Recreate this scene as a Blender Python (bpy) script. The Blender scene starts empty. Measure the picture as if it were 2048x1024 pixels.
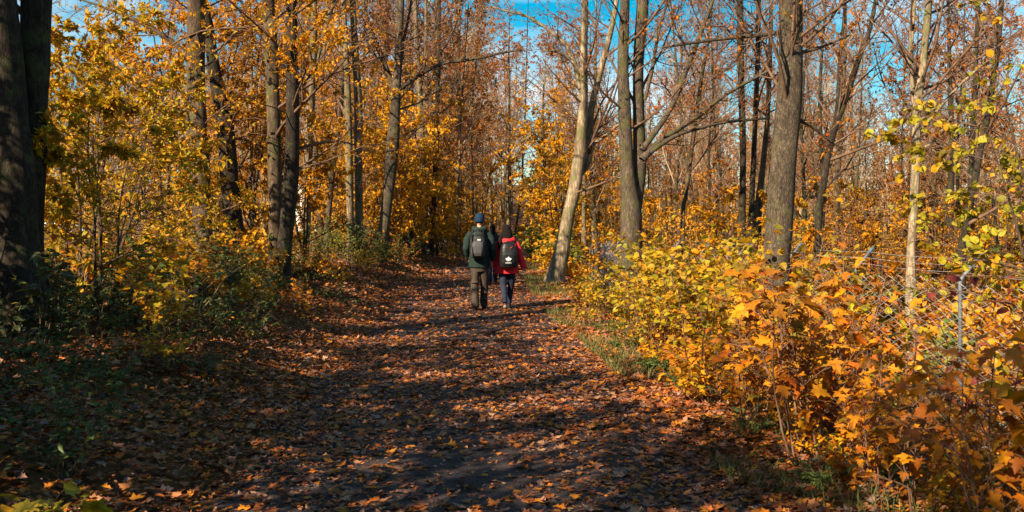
import bpy, math
import numpy as np
from mathutils import Vector

scene = bpy.context.scene
COL = scene.collection
R = math.radians
rng = np.random.default_rng(11)
F, CX, HZ, CAMZ = 2000.0, 1024.0, 450.0, 1.6      # focal length in photo pixels, optical centre, horizon row, eye height


def W(px, py, d):
    """point at distance d (metres along the path direction) seen at photo pixel px, py"""
    return np.array([(px - CX) / F * d, d, CAMZ - (py - HZ) / F * d])


def norm(a):
    return a / np.maximum(np.linalg.norm(a, axis=-1, keepdims=True), 1e-9)


def ss(t):
    t = np.clip(t, 0, 1)
    return t * t * (3 - 2 * t)


# ------------------------------------------------------------------ terrain
_cy = np.array([-40, 0, 5.6, 18.8, 35, 60, 85, 120, 200, 400.])
_cx = np.array([.9, .25, -.10, -.80, -1.0, .1, 1.3, 2.6, 6, 14.])


def pc(y):
    y = np.asarray(y, float)
    return sum(np.interp(y + o, _cy, _cx) for o in (-6, -3, 0, 3, 6)) / 5


def far_rise(y):
    q = np.clip(np.asarray(y, float) - 45, 0, 95)
    return 0.00048 * q * q + 0.05 * np.clip(np.asarray(y, float) - 140, 0, 400)


def H(x, y):
    x = np.asarray(x, float); y = np.asarray(y, float)
    u = x - pc(y)
    left = .42 * ss((-u - 1.55) / 2.0) + .25 * ss((-u - 3.5) / 8)
    right = -.95 * ss((u - 2.1) / 2.6)
    side = ss((np.abs(u) - 1.6) / 1.2)
    bump = side * (.05 * np.sin(x * 2.1 + y * .7) + .05 * np.sin(y * 1.7 - x * .9 + 1.3) + .035 * np.sin(x * 4.3 + 2) * np.sin(y * 3.7))
    back = -.6 * ss((-np.asarray(x, float) - 14) / 20) * ss((60 - y) / 30)
    return left + right + bump + far_rise(y) + back


# ------------------------------------------------------------------ mesh building
class MB:
    def __init__(s):
        s.v = []; s.f = []; s.n = 0

    def add(s, v, f, m=0, smooth=True):
        v = np.asarray(v, float).reshape(-1, 3); f = np.asarray(f, np.int64)
        s.v.append(v); s.f.append((f + s.n, m, smooth)); s.n += len(v)

    def build(s, name, mats, parent=None, origin=None):
        me = bpy.data.meshes.new(name)
        v = np.concatenate(s.v) if s.v else np.zeros((0, 3))
        if origin is not None:
            v = v - np.asarray(origin, float)
        me.vertices.add(len(v)); me.vertices.foreach_set('co', v.astype(np.float32).ravel())
        loops = np.concatenate([f.ravel() for f, _, _ in s.f])
        cnt = np.concatenate([np.full(len(f), f.shape[1]) for f, _, _ in s.f])
        mi = np.concatenate([np.full(len(f), m) for f, m, _ in s.f])
        sm = np.concatenate([np.full(len(f), q) for f, _, q in s.f])
        st = np.concatenate([[0], np.cumsum(cnt)[:-1]])
        me.loops.add(len(loops)); me.loops.foreach_set('vertex_index', loops.astype(np.int32))
        me.polygons.add(len(cnt)); me.polygons.foreach_set('loop_start', st.astype(np.int32))
        me.polygons.foreach_set('loop_total', cnt.astype(np.int32))
        me.polygons.foreach_set('material_index', mi.astype(np.int32))
        me.polygons.foreach_set('use_smooth', sm.astype(bool))
        for m in (mats if isinstance(mats, (list, tuple)) else [mats]):
            me.materials.append(m)
        me.update(calc_edges=True); me.validate()
        o = bpy.data.objects.new(name, me); COL.objects.link(o)
        if parent is not None:
            o.parent = parent
        elif origin is not None:
            o.location = origin
        return o


def empty(name, loc, rz=0.0, scale=1.0):
    o = bpy.data.objects.new(name, None); COL.objects.link(o)
    o.location = [float(q) for q in loc]; o.rotation_euler = (0, 0, rz)
    o.scale = (scale,) * 3 if not isinstance(scale, tuple) else scale
    o.empty_display_size = .2
    return o


def tag(o, label=None, cat=None, group=None, kind=None):
    if label: o['label'] = label
    if cat: o['category'] = cat
    if group: o['group'] = group
    if kind: o['kind'] = kind
    return o


def dup(root, loc, rz, scale, label=None, group=None, tilt=(0, 0)):
    r = root.copy(); COL.objects.link(r)
    r.location = [float(q) for q in loc]; r.rotation_euler = (tilt[0], tilt[1], rz)
    r.scale = (scale,) * 3 if not isinstance(scale, tuple) else scale
    if label: r['label'] = label
    if group: r['group'] = group
    for ch in list(root.children):
        c = ch.copy(); COL.objects.link(c); c.parent = r
        for g in ch.children:
            d = g.copy(); COL.objects.link(d); d.parent = c
    return r


def tubes(P, Rd, s, cap=False):
    """P (N,K,3), Rd (N,K) -> verts, quads"""
    P = np.asarray(P, float); Rd = np.asarray(Rd, float)
    N, K, _ = P.shape
    T = norm(np.gradient(P, axis=1))
    mean = norm(P[:, -1] - P[:, 0])
    ref = np.where((np.abs(mean[:, 2]) < .8)[:, None], np.array([0, 0, 1.]), np.array([0, 1., 0]))[:, None, :]
    U = norm(np.cross(T, ref)); V = np.cross(T, U)
    a = np.linspace(0, 2 * np.pi, s, endpoint=False)
    v = P[:, :, None, :] + Rd[:, :, None, None] * (np.cos(a)[None, None, :, None] * U[:, :, None, :] + np.sin(a)[None, None, :, None] * V[:, :, None, :])
    n, k, j = np.meshgrid(np.arange(N), np.arange(K - 1), np.arange(s), indexing='ij')
    b = n * K * s
    j2 = (j + 1) % s
    f = np.stack([b + k * s + j, b + (k + 1) * s + j, b + (k + 1) * s + j2, b + k * s + j2], -1).reshape(-1, 4)
    return v.reshape(-1, 3), f


def captube(mb, pts, rad, s=10, m=0, sq=(1, 1)):
    """one closed tube through pts"""
    P = np.asarray(pts, float)[None]; Rd = np.asarray(rad, float)[None]
    v, f = tubes(P, Rd, s)
    mb.add(v, f, m)
    K = len(pts)
    base = mb.n - len(v)
    for e, o in ((0, 1), (K - 1, -1)):
        c = np.asarray(pts[e], float)
        i0 = mb.n
        mb.v.append(c[None]); mb.n += 1
        ring = base + e * s + np.arange(s)
        nx = base + e * s + (np.arange(s) + 1) % s
        tri = np.stack([np.full(s, i0), ring, nx] if o > 0 else [np.full(s, i0), nx, ring], -1)
        mb.f.append((tri, m, True))


def ellipsoid(mb, c, r, m=0, nu=16, nv=10):
    th = np.linspace(0, np.pi, nv + 1)[1:-1]; ph = np.linspace(0, 2 * np.pi, nu, endpoint=False)
    v = [[0, 0, 1.]]
    for t in th:
        for p in ph:
            v.append([math.sin(t) * math.cos(p), math.sin(t) * math.sin(p), math.cos(t)])
    v.append([0, 0, -1.]); v = np.array(v) * np.array(r) + np.array(c)
    q = []; t3 = []
    for i in range(nv - 2):
        for j in range(nu):
            a = 1 + i * nu + j; b = 1 + i * nu + (j + 1) % nu
            q.append([a, a + nu, b + nu, b])
    for j in range(nu):
        t3.append([0, 1 + j, 1 + (j + 1) % nu]); L = len(v) - 1; o = 1 + (nv - 2) * nu
        t3.append([L, o + (j + 1) % nu, o + j])
    b0 = mb.n
    mb.add(v, q, m); mb.f.append((np.array(t3) + b0, m, True))


def loft(mb, rings, s=24, m=0, power=2.0):
    """rings (cx,cy,cz,rx,ry) stacked; closed"""
    a = np.linspace(0, 2 * np.pi, s, endpoint=False)
    ca, sa = np.cos(a), np.sin(a)
    ex = np.sign(ca) * np.abs(ca) ** (2 / power); ey = np.sign(sa) * np.abs(sa) ** (2 / power)
    v = []
    for (x, y, z, rx, ry) in rings:
        v.append(np.stack([x + rx * ex, y + ry * ey, np.full(s, z)], -1))
    K = len(rings); v = np.concatenate(v)
    k, j = np.meshgrid(np.arange(K - 1), np.arange(s), indexing='ij'); j2 = (j + 1) % s
    up = rings[-1][2] > rings[0][2]
    f = np.stack([k * s + j, k * s + j2, (k + 1) * s + j2, (k + 1) * s + j], -1).reshape(-1, 4)
    if not up: f = f[:, ::-1]
    b0 = mb.n
    mb.add(v, f, m)
    for e in (0, K - 1):
        c = np.array(rings[e][:3], float); i0 = mb.n
        mb.v.append(c[None]); mb.n += 1
        r = b0 + e * s + np.arange(s); nx = b0 + e * s + (np.arange(s) + 1) % s
        rev = (e == 0) == up
        mb.f.append((np.stack([np.full(s, i0), nx, r] if rev else [np.full(s, i0), r, nx], -1), m, True))


def baked(mb, name, mat, parent, voxel, smooth=4, fac=.5, sub=0):
    """closed pieces fused into one continuous surface"""
    o = mb.build(name, mat, None)
    md = o.modifiers.new('r', 'REMESH'); md.mode = 'VOXEL'; md.voxel_size = voxel; md.use_smooth_shade = True
    sm = o.modifiers.new('s', 'SMOOTH'); sm.factor = fac; sm.iterations = smooth
    dg = bpy.context.evaluated_depsgraph_get()
    me = bpy.data.meshes.new_from_object(o.evaluated_get(dg))
    o.modifiers.clear(); old = o.data; o.data = me; bpy.data.meshes.remove(old); me.name = name
    me.polygons.foreach_set('use_smooth', [True] * len(me.polygons))
    if not me.materials: me.materials.append(mat)
    if parent is not None: o.parent = parent
    return o


# ------------------------------------------------------------------ leaves
def _fan(outline, centre):
    o = np.array(outline, float)
    half = o[1:-1] * np.array([-1, 1])
    full = np.concatenate([o, half[::-1]])
    v = np.concatenate([[centre], full]); n = len(full)
    f = np.array([[0, 1 + i, 1 + (i + 1) % n] for i in range(n)])
    return v, f


LEAF = {
    'maple': _fan([(0, 0.0), (.10, -.09), (.34, -.14), (.27, .04), (.36, .10), (.55, .33), (.36, .36), (.21, .40), (.27, .62), (.15, .68), (0, .98)], (0, .26)),
    'maple_low': _fan([(0, 0.0), (.34, -.14), (.27, .08), (.55, .34), (.21, .40), (.22, .66), (0, .98)], (0, .26)),
    'round': _fan([(0, 0.0), (.22, .02), (.40, .20), (.44, .45), (.30, .74), (.12, .88), (0, 1.0)], (0, .42)),
    'oval': _fan([(0, 0.0), (.20, .18), (.25, .45), (.14, .78), (0, 1.0)], (0, .42)),
    'quad': (np.array([(0, 0), (.33, .45), (0, 1), (-.33, .45)], float), np.array([[0, 1, 2], [0, 2, 3]])),
}


def leaves(mb, kind, pos, fwd, nrm, size, m=0, fold=(0, .5), droop=(0, .6), g=rng):
    tv, tf = LEAF[kind]
    N = len(pos)
    if N == 0: return
    Y = norm(fwd); Z = norm(nrm - (nrm * Y).sum(-1, keepdims=True) * Y); X = np.cross(Y, Z)
    fo = g.uniform(*fold, N)[:, None]; dr = g.uniform(*droop, N)[:, None]
    asp = g.uniform(.8, 1.15, N)[:, None]; tw = g.normal(0, .18, N)[:, None]
    x = tv[None, :, 0] * asp; y = np.repeat(tv[None, :, 1], N, 0)
    z = fo * np.abs(x) - dr * y * y * .6 + tw * x * y * 2
    v = pos[:, None, :] + np.asarray(size).reshape(-1, 1, 1) * (x[..., None] * X[:, None] + y[..., None] * Y[:, None] + z[..., None] * Z[:, None])
    M = len(tv)
    f = (tf[None] + (np.arange(N) * M)[:, None, None]).reshape(-1, 3)
    mb.add(v.reshape(-1, 3), f, m, False)


# ------------------------------------------------------------------ branching
def grow(S, D, L, K, wob, up, g):
    N = len(S); P = np.zeros((N, K, 3)); P[:, 0] = S; d = norm(D)
    up = np.asarray(up, float)
    for k in range(1, K):
        d = norm(d + wob * g.normal(0, 1, (N, 3)) + up * np.array([0, 0, 1.]))
        P[:, k] = P[:, k - 1] + d * (L / (K - 1))[:, None]
    return P


def spawn(P, Rd, L, n, t0, t1, ang, lenf, g, flat=0.0):
    N, K, _ = P.shape
    t = t0 + (t1 - t0) * (np.arange(n)[None] + g.uniform(0, 1, (N, n))) / n
    q = t * (K - 1); i = np.clip(q.astype(int), 0, K - 2); fr = (q - i)[..., None]
    a = np.arange(N)[:, None]
    pos = P[a, i] * (1 - fr) + P[a, i + 1] * fr
    tan = norm(P[a, i + 1] - P[a, i])
    rad = Rd[a, i] * (1 - fr[..., 0]) + Rd[a, i + 1] * fr[..., 0]
    rv = g.normal(0, 1, (N, n, 3)); rv[..., 2] *= (1 - flat)
    per = norm(rv - (rv * tan).sum(-1, keepdims=True) * tan)
    an = g.normal(ang, .18, (N, n))[..., None]
    d = norm(tan * np.cos(an) + per * np.sin(an))
    ln = (L[:, None] * lenf * (1.15 - .65 * t) * g.uniform(.65, 1.25, (N, n)))
    return pos.reshape(-1, 3), d.reshape(-1, 3), ln.ravel(), rad.ravel(), t.ravel()


def taper(r0, r1, K):
    return r0[:, None] + (r1 - r0)[:, None] * np.linspace(0, 1, K)[None] ** .85


def cat(P, K):
    """Catmull-Rom resample of control rows (any width) to K rows"""
    P = np.asarray(P, float); n = len(P)
    E = np.concatenate([[2 * P[0] - P[1]], P, [2 * P[-1] - P[-2]]])
    q = np.linspace(0, n - 1, K); i = np.clip(q.astype(int), 0, n - 2); t = (q - i)[:, None]
    a, b, c, d = E[i], E[i + 1], E[i + 2], E[i + 3]
    return .5 * (2 * b + (c - a) * t + (2 * a - 5 * b + 4 * c - d) * t * t + (3 * b - a - 3 * c + d) * t ** 3)


def trunk_tube(mb, path, rad, s, g, rough=.05):
    """one stem with an uneven, slightly knobbly section"""
    K = len(path)
    v, f = tubes(path[None], rad[None], s)
    v = v.reshape(K, s, 3)
    ph = g.uniform(0, 6.28, 4)
    k = np.arange(K)[:, None]; a = np.linspace(0, 2 * np.pi, s, endpoint=False)[None]
    wv = 1 + rough * (np.sin(2 * a + ph[0] + k * .21) + .7 * np.sin(3 * a + ph[1] - k * .33) + .6 * np.sin(k * 1.1 + ph[2]) + .5 * np.sin(5 * a + ph[3]))
    v = path[:, None] + (v - path[:, None]) * wv[..., None]
    mb.add(v.reshape(-1, 3), f)


def crown_from(mb, P, Rd, L, sp, g):
    """limbs, branches and twigs with leaves, grown out of parent axes P (N,K,3); slot 0 wood, slot 1 leaves"""
    p1, d1, l1, r1, t1 = spawn(P, Rd, L, sp['n1'], sp.get('t0', .3), sp.get('t1', .98), sp.get('a1', .95), 1.0, g, sp.get('flat', .2))
    l1 = sp['l1'] * (1.15 - sp.get('tl', .55) * t1) * g.uniform(.6, 1.25, len(t1))
    ra = np.minimum(r1 * .55, sp.get('r1', .012) * l1 + .006)
    B1 = grow(p1, d1, l1, 7, sp.get('wob', .10), sp.get('up', .06), g); R1 = taper(ra, ra * .25, 7)
    v, f = tubes(B1, R1, 5); mb.add(v, f)
    p2, d2, l2, r2, _ = spawn(B1, R1, l1, sp['n2'], .2, 1.0, .75, sp.get('l2', .5), g, sp.get('flat', .2))
    B2 = grow(p2, d2, l2, 5, .13, sp.get('up', .06) * .6, g); R2 = taper(np.maximum(r2 * .6, .003), np.full(len(r2), .002), 5)
    v, f = tubes(B2, R2, 4); mb.add(v, f)
    tips = [(B2, l2)]
    if sp.get('n3', 0):
        p3, d3, l3, r3, _ = spawn(B2, R2, l2, sp['n3'], .15, 1.0, .7, .55, g, sp.get('flat', .2))
        B3 = grow(p3, d3, l3, 4, .15, .02, g); tr = sp.get('twig', .0028)
        R3 = taper(np.full(len(r3), tr), np.full(len(r3), tr * .5), 4)
        v, f = tubes(B3, R3, 3); mb.add(v, f)
        tips.append((B3, l3))
    B, L3 = tips[-1]
    n = sp.get('leaf_n', 0)
    if n > 0:
        NB, K, _ = B.shape
        M = int(NB * n)
        idx = g.integers(0, NB, M); q = g.uniform(.15, 1, M) ** .8 * (K - 1); i = np.clip(q.astype(int), 0, K - 2); fr = (q - i)[:, None]
        pos = B[idx, i] * (1 - fr) + B[idx, i + 1] * fr
        if 'clump' in sp:       # leaves cling to some branches and have left others
            c = np.sin(pos[:, 0] * 1.7 + pos[:, 2] * 1.1 + sp['clump']) + np.sin(pos[:, 1] * 1.9 - pos[:, 2] * 1.3 + 2 * sp['clump'])
            k = c + g.normal(0, .5, M) > -.25
            pos, idx, i = pos[k], idx[k], i[k]; M = len(pos)
        if 'ztop' in sp:        # crown tops thinned of leaves so sun reaches the trees beyond
            k = (pos[:, 2] < sp['ztop']) | (g.uniform(0, 1, M) < .12)
            pos, idx, i = pos[k], idx[k], i[k]; M = len(pos)
        tan = norm(B[idx, i + 1] - B[idx, i])
        fw = norm(tan + g.normal(0, .75, (M, 3)) + np.array([0, 0, -.25]))
        nr = norm(np.array([0, 0, 1.]) * sp.get('lie', 1.0) + g.normal(0, .55, (M, 3)))
        sz = sp['leaf_s'] * g.uniform(.6, 1.25, M)
        leaves(mb, sp.get('leaf', 'quad'), pos, fw, nr, sz, 1, g=g)

SUN = (R(-139), R(32)); SKYS = .052; SKYH = .475; EXPO = 1.52

# ------------------------------------------------------------------ materials
def newmat(name):
    m = bpy.data.materials.new(name); m.use_nodes = True
    nt = m.node_tree; nt.nodes.clear()
    return m, nt, lambda t: nt.nodes.new('ShaderNode' + t), nt.links.new


def ramp(nt, stops, interp='LINEAR'):
    r = nt.nodes.new('ShaderNodeValToRGB'); e = r.color_ramp
    e.interpolation = interp
    e.elements[0].position = stops[0][0]; e.elements[0].color = (*stops[0][1], 1)
    e.elements[1].position = stops[-1][0]; e.elements[1].color = (*stops[-1][1], 1)
    for p, c in stops[1:-1]:
        q = e.elements.new(p); q.color = (*c, 1)
    return r


def leaf_mat(name, cols, trans=.4, rough=.55, spot=.25):
    """each leaf takes its own colour from the list; browner blotches on some"""
    m, nt, N, L = newmat(name)
    geo = N('NewGeometry'); oi = N('ObjectInfo')
    a = N('Math'); a.operation = 'ADD'; fr = N('Math'); fr.operation = 'FRACT'
    L(geo.outputs['Random Per Island'], a.inputs[0]); L(oi.outputs['Random'], a.inputs[1]); L(a.outputs[0], fr.inputs[0])
    k = len(cols)
    rp = ramp(nt, [(i / (k - 1), c) for i, c in enumerate(cols)])
    L(fr.outputs[0], rp.inputs[0])
    tc = N('TexCoord'); no = N('TexNoise'); no.inputs['Scale'].default_value = 34; no.inputs['Detail'].default_value = 2
    L(tc.outputs['Object'], no.inputs['Vector'])
    r2 = ramp(nt, [(.5, (0, 0, 0)), (.68, (1, 1, 1))]); L(no.outputs['Fac'], r2.inputs[0])
    mx = N('MixRGB'); mx.blend_type = 'MULTIPLY'
    sc = N('Math'); sc.operation = 'MULTIPLY'; sc.inputs[1].default_value = spot; L(r2.outputs[0], sc.inputs[0]); L(sc.outputs[0], mx.inputs[0])
    L(rp.outputs[0], mx.inputs[1]); mx.inputs[2].default_value = (.45, .25, .12, 1)
    p = N('BsdfPrincipled'); p.inputs['Roughness'].default_value = rough; p.inputs['Specular IOR Level'].default_value = .22
    t = N('BsdfTranslucent'); ms = N('MixShader'); ms.inputs[0].default_value = trans
    L(mx.outputs[0], p.inputs['Base Color']); L(mx.outputs[0], t.inputs['Color'])
    L(p.outputs[0], ms.inputs[1]); L(t.outputs[0], ms.inputs[2])
    o = N('OutputMaterial'); L(ms.outputs[0], o.inputs[0])
    return m


def bark_mat(name, dark, light, moss=None, mossamt=.5, zs=.28, scale=16, bump=.5):
    m, nt, N, L = newmat(name)
    tc = N('TexCoord'); mp = N('Mapping'); mp.inputs['Scale'].default_value = (1, 1, zs); L(tc.outputs['Object'], mp.inputs[0])
    n1 = N('TexNoise'); n1.inputs['Scale'].default_value = scale; n1.inputs['Detail'].default_value = 7; n1.inputs['Roughness'].default_value = .65
    L(mp.outputs[0], n1.inputs['Vector'])
    vo = N('TexVoronoi'); vo.feature = 'DISTANCE_TO_EDGE'; vo.inputs['Scale'].default_value = scale * 1.6
    dm = N('MixRGB'); dm.blend_type = 'ADD'; dm.inputs[0].default_value = .12; L(mp.outputs[0], dm.inputs[1]); L(n1.outputs['Color'], dm.inputs[2]); L(dm.outputs[0], vo.inputs['Vector'])
    rv = ramp(nt, [(0, (.28, .28, .28)), (.22, (1, 1, 1))]); L(vo.outputs['Distance'], rv.inputs[0])
    rc = ramp(nt, [(.3, dark), (.52, tuple((a + b) / 2 for a, b in zip(dark, light))), (.72, light)]); L(n1.outputs['Fac'], rc.inputs[0])
    mu = N('MixRGB'); mu.blend_type = 'MULTIPLY'; mu.inputs[0].default_value = .75; L(rc.outputs[0], mu.inputs[1]); L(rv.outputs[0], mu.inputs[2])
    n2 = N('TexNoise'); n2.inputs['Scale'].default_value = 2.3; n2.inputs['Detail'].default_value = 5; L(tc.outputs['Object'], n2.inputs['Vector'])
    r4 = ramp(nt, [(.38, (.62, .60, .58)), (.62, (1.15, 1.12, 1.06))]); L(n2.outputs['Fac'], r4.inputs[0])
    m2 = N('MixRGB'); m2.blend_type = 'MULTIPLY'; m2.inputs[0].default_value = .8; L(mu.outputs[0], m2.inputs[1]); L(r4.outputs[0], m2.inputs[2])
    last = m2
    if moss:
        n3 = N('TexNoise'); n3.inputs['Scale'].default_value = 3.1; n3.inputs['Detail'].default_value = 6; n3.inputs['Roughness'].default_value = .7
        m3 = N('Mapping'); m3.inputs['Location'].default_value = (3, 7, 1); L(tc.outputs['Object'], m3.inputs[0]); L(m3.outputs[0], n3.inputs['Vector'])
        r3 = ramp(nt, [(.56 - .1 * mossamt, (0, 0, 0)), (.66 - .1 * mossamt, (1, 1, 1))]); L(n3.outputs['Fac'], r3.inputs[0])
        mm = N('MixRGB'); L(r3.outputs[0], mm.inputs[0]); L(m2.outputs[0], mm.inputs[1]); mm.inputs[2].default_value = (*moss, 1)
        sc = N('Math'); sc.operation = 'MULTIPLY'; sc.inputs[1].default_value = .75; L(r3.outputs[0], sc.inputs[0]); L(sc.outputs[0], mm.inputs[0])
        last = mm
    ad = N('Math'); ad.operation = 'MULTIPLY_ADD'; ad.inputs[1].default_value = .6; L(rv.outputs[0], ad.inputs[0]); L(n1.outputs['Fac'], ad.inputs[2])
    bp = N('Bump'); bp.inputs['Strength'].default_value = bump; bp.inputs['Distance'].default_value = .03; L(ad.outputs[0], bp.inputs['Height'])
    p = N('BsdfPrincipled'); p.inputs['Roughness'].default_value = .85; p.inputs['Specular IOR Level'].default_value = .15
    L(last.outputs[0], p.inputs['Base Color']); L(bp.outputs[0], p.inputs['Normal'])
    o = N('OutputMaterial'); L(p.outputs[0], o.inputs[0])
    return m


def plain_mat(name, col, rough=.7, spec=.3, metal=0, var=.3, scale=30, bump=.0, col2=None, detail=4):
    m, nt, N, L = newmat(name)
    tc = N('TexCoord'); no = N('TexNoise'); no.inputs['Scale'].default_value = scale; no.inputs['Detail'].default_value = detail
    L(tc.outputs['Object'], no.inputs['Vector'])
    c2 = col2 or tuple(c * (1 - var) for c in col)
    r = ramp(nt, [(.35, c2), (.65, col)]); L(no.outputs['Fac'], r.inputs[0])
    p = N('BsdfPrincipled'); p.inputs['Roughness'].default_value = rough; p.inputs['Specular IOR Level'].default_value = spec; p.inputs['Metallic'].default_value = metal
    L(r.outputs[0], p.inputs['Base Color'])
    if bump:
        bp = N('Bump'); bp.inputs['Strength'].default_value = bump; bp.inputs['Distance'].default_value = .01; L(no.outputs['Fac'], bp.inputs['Height']); L(bp.outputs[0], p.inputs['Normal'])
    o = N('OutputMaterial'); L(p.outputs[0], o.inputs[0])
    return m


YEL = (.64, .285, .008); GOLD = (.60, .235, .007); AMB = (.52, .17, .006); ORA = (.40, .085, .006); RUST = (.24, .058, .010)
BRN = (.11, .042, .016); LIME = (.36, .27, .012); OLIVE = (.17, .135, .014); GRN = (.060, .095, .022); DKG = (.036, .050, .013)
GREY = (.20, .135, .115); TAN = (.30, .17, .085); RED = (.22, .028, .03)
ML = {
    'limegold': leaf_mat('leaf_limegold', [(.26, .20, .014), LIME, (.50, .31, .012), GOLD, LIME, (.55, .27, .010), YEL]),
    'gold': leaf_mat('leaf_gold', [GOLD, YEL, AMB, (.56, .27, .010), YEL, LIME, GOLD, (.50, .20, .008)]),
    'yellow': leaf_mat('leaf_yellow', [YEL, (.68, .34, .012), GOLD, YEL, LIME, (.66, .30, .01)]),
    'orange': leaf_mat('leaf_orange', [AMB, ORA, GOLD, RUST, AMB, (.36, .13, .012)]),
    'rust': leaf_mat('leaf_rust', [(.30, .10, .014), (.36, .14, .016), (.16, .06, .018), ORA, (.26, .10, .02), (.40, .16, .014)], trans=.35),
    'hazel': leaf_mat('leaf_hazel', [LIME, YEL, (.44, .30, .010), (.38, .29, .012), GOLD, (.22, .20, .014), LIME, (.30, .16, .012), (.42, .31, .012)], trans=.42, spot=.5),
    'maple': leaf_mat('leaf_maple', [GOLD, AMB, (.52, .18, .007), YEL, (.42, .12, .007), (.20, .085, .012), GOLD, (.54, .24, .008), OLIVE, (.30, .12, .010), AMB, ORA, (.46, .13, .008)], trans=.4, rough=.65, spot=.5),
    'limebranch': leaf_mat('leaf_limebranch', [LIME, (.38, .33, .02), OLIVE, YEL, (.24, .25, .025), LIME], trans=.42),
    'green': leaf_mat('leaf_green', [DKG, GRN, (.045, .075, .02), (.085, .12, .025), GRN, OLIVE], trans=.25),
    'weed': leaf_mat('leaf_weed', [DKG, (.040, .052, .014), (.06, .07, .016), DKG, (.10, .065, .018), (.09, .085, .02)], trans=.2),
    'holly': leaf_mat('leaf_bush', [GRN, OLIVE, (.13, .17, .025), GRN, LIME, (.20, .21, .03)], trans=.3),
    'red': leaf_mat('leaf_red', [RED, (.30, .05, .03), (.16, .03, .03), (.35, .09, .03)], trans=.35),
    'litter': leaf_mat('leaf_litter', [(.15, .052, .018), RUST, (.10, .032, .014), (.26, .16, .125), (.42, .11, .010), (.11, .036, .017), (.44, .24, .13), (.30, .075, .012), (.24, .11, .075), AMB, (.32, .085, .012), (.08, .028, .015), (.46, .17, .012), BRN], trans=.08, rough=.6, spot=.5),
    'far': leaf_mat('leaf_far', [RUST, (.28, .10, .02), (.40, .17, .014), BRN, (.33, .12, .016), (.42, .2, .015)], trans=.35),
    'brownwood': leaf_mat('leaf_brownwood', [BRN, (.16, .07, .025), RUST, (.30, .14, .02), (.10, .05, .028), GOLD, (.22, .10, .02)], trans=.3),
    'freshweed': leaf_mat('leaf_freshweed', [(.06, .10, .022), (.09, .14, .03), (.05, .08, .018), (.13, .15, .03), (.08, .12, .03)], trans=.3),
    'shade': leaf_mat('leaf_shade', [OLIVE, GOLD, GRN, OLIVE, AMB], trans=.15),
}
MW = {
    'dark': bark_mat('bark_dark', (.018, .013, .010), (.07, .050, .036), (.055, .062, .02), .25),
    'pale': bark_mat('bark_pale', (.16, .113, .072), (.46, .345, .23), (.10, .10, .028), .4, zs=.2, scale=9, bump=.4),
    'brown': bark_mat('bark_brown', (.045, .029, .019), (.18, .12, .076), (.07, .08, .022), .35),
    'tan': bark_mat('bark_tan', (.10, .069, .042), (.31, .225, .142), (.10, .105, .028), .45, zs=.2, scale=9, bump=.35),
    'grey': bark_mat('bark_grey', (.05, .036, .026), (.175, .13, .09), (.10, .09, .04), .2, zs=.35, scale=20, bump=.7),
    'mossy': bark_mat('bark_mossy', (.045, .032, .023), (.17, .125, .09), (.065, .065, .018), .5),
    'twig': plain_mat('bark_twig', (.15, .085, .052), .85, .15, var=.5, scale=8),
    'paletwig': plain_mat('bark_paletwig', (.33, .23, .145), .85, .15, var=.4, scale=8),
    'stem': plain_mat('bark_stem', (.20, .105, .065), .8, .2, var=.45, scale=9),
}


def ground_mat():
    m, nt, N, L = newmat('forest_floor')
    tc = N('TexCoord')
    vo = N('TexVoronoi'); vo.inputs['Scale'].default_value = 11; L(tc.outputs['Object'], vo.inputs['Vector'])
    r = ramp(nt, [(0, (.035, .018, .010)), (.3, (.085, .038, .014)), (.55, (.15, .055, .015)), (.8, (.06, .028, .014)), (1, (.21, .09, .02))])
    sp = N('SeparateColor'); L(vo.outputs['Color'], sp.inputs[0]); L(sp.outputs[0], r.inputs[0])
    n = N('TexNoise'); n.inputs['Scale'].default_value = .8; n.inputs['Detail'].default_value = 5; L(tc.outputs['Object'], n.inputs['Vector'])
    r2 = ramp(nt, [(.50, (0, 0, 0)), (.62, (1, 1, 1))]); L(n.outputs['Fac'], r2.inputs[0])
    mx = N('MixRGB'); L(r2.outputs[0], mx.inputs[0]); L(r.outputs[0], mx.inputs[1]); mx.inputs[2].default_value = (.055, .058, .018, 1)
    bp = N('Bump'); bp.inputs['Strength'].default_value = .8; bp.inputs['Distance'].default_value = .04; L(vo.outputs['Distance'], bp.inputs['Height'])
    p = N('BsdfPrincipled'); p.inputs['Roughness'].default_value = .9; p.inputs['Specular IOR Level'].default_value = .1
    L(mx.outputs[0], p.inputs['Base Color']); L(bp.outputs[0], p.inputs['Normal'])
    o = N('OutputMaterial'); L(p.outputs[0], o.inputs[0])
    return m


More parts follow.
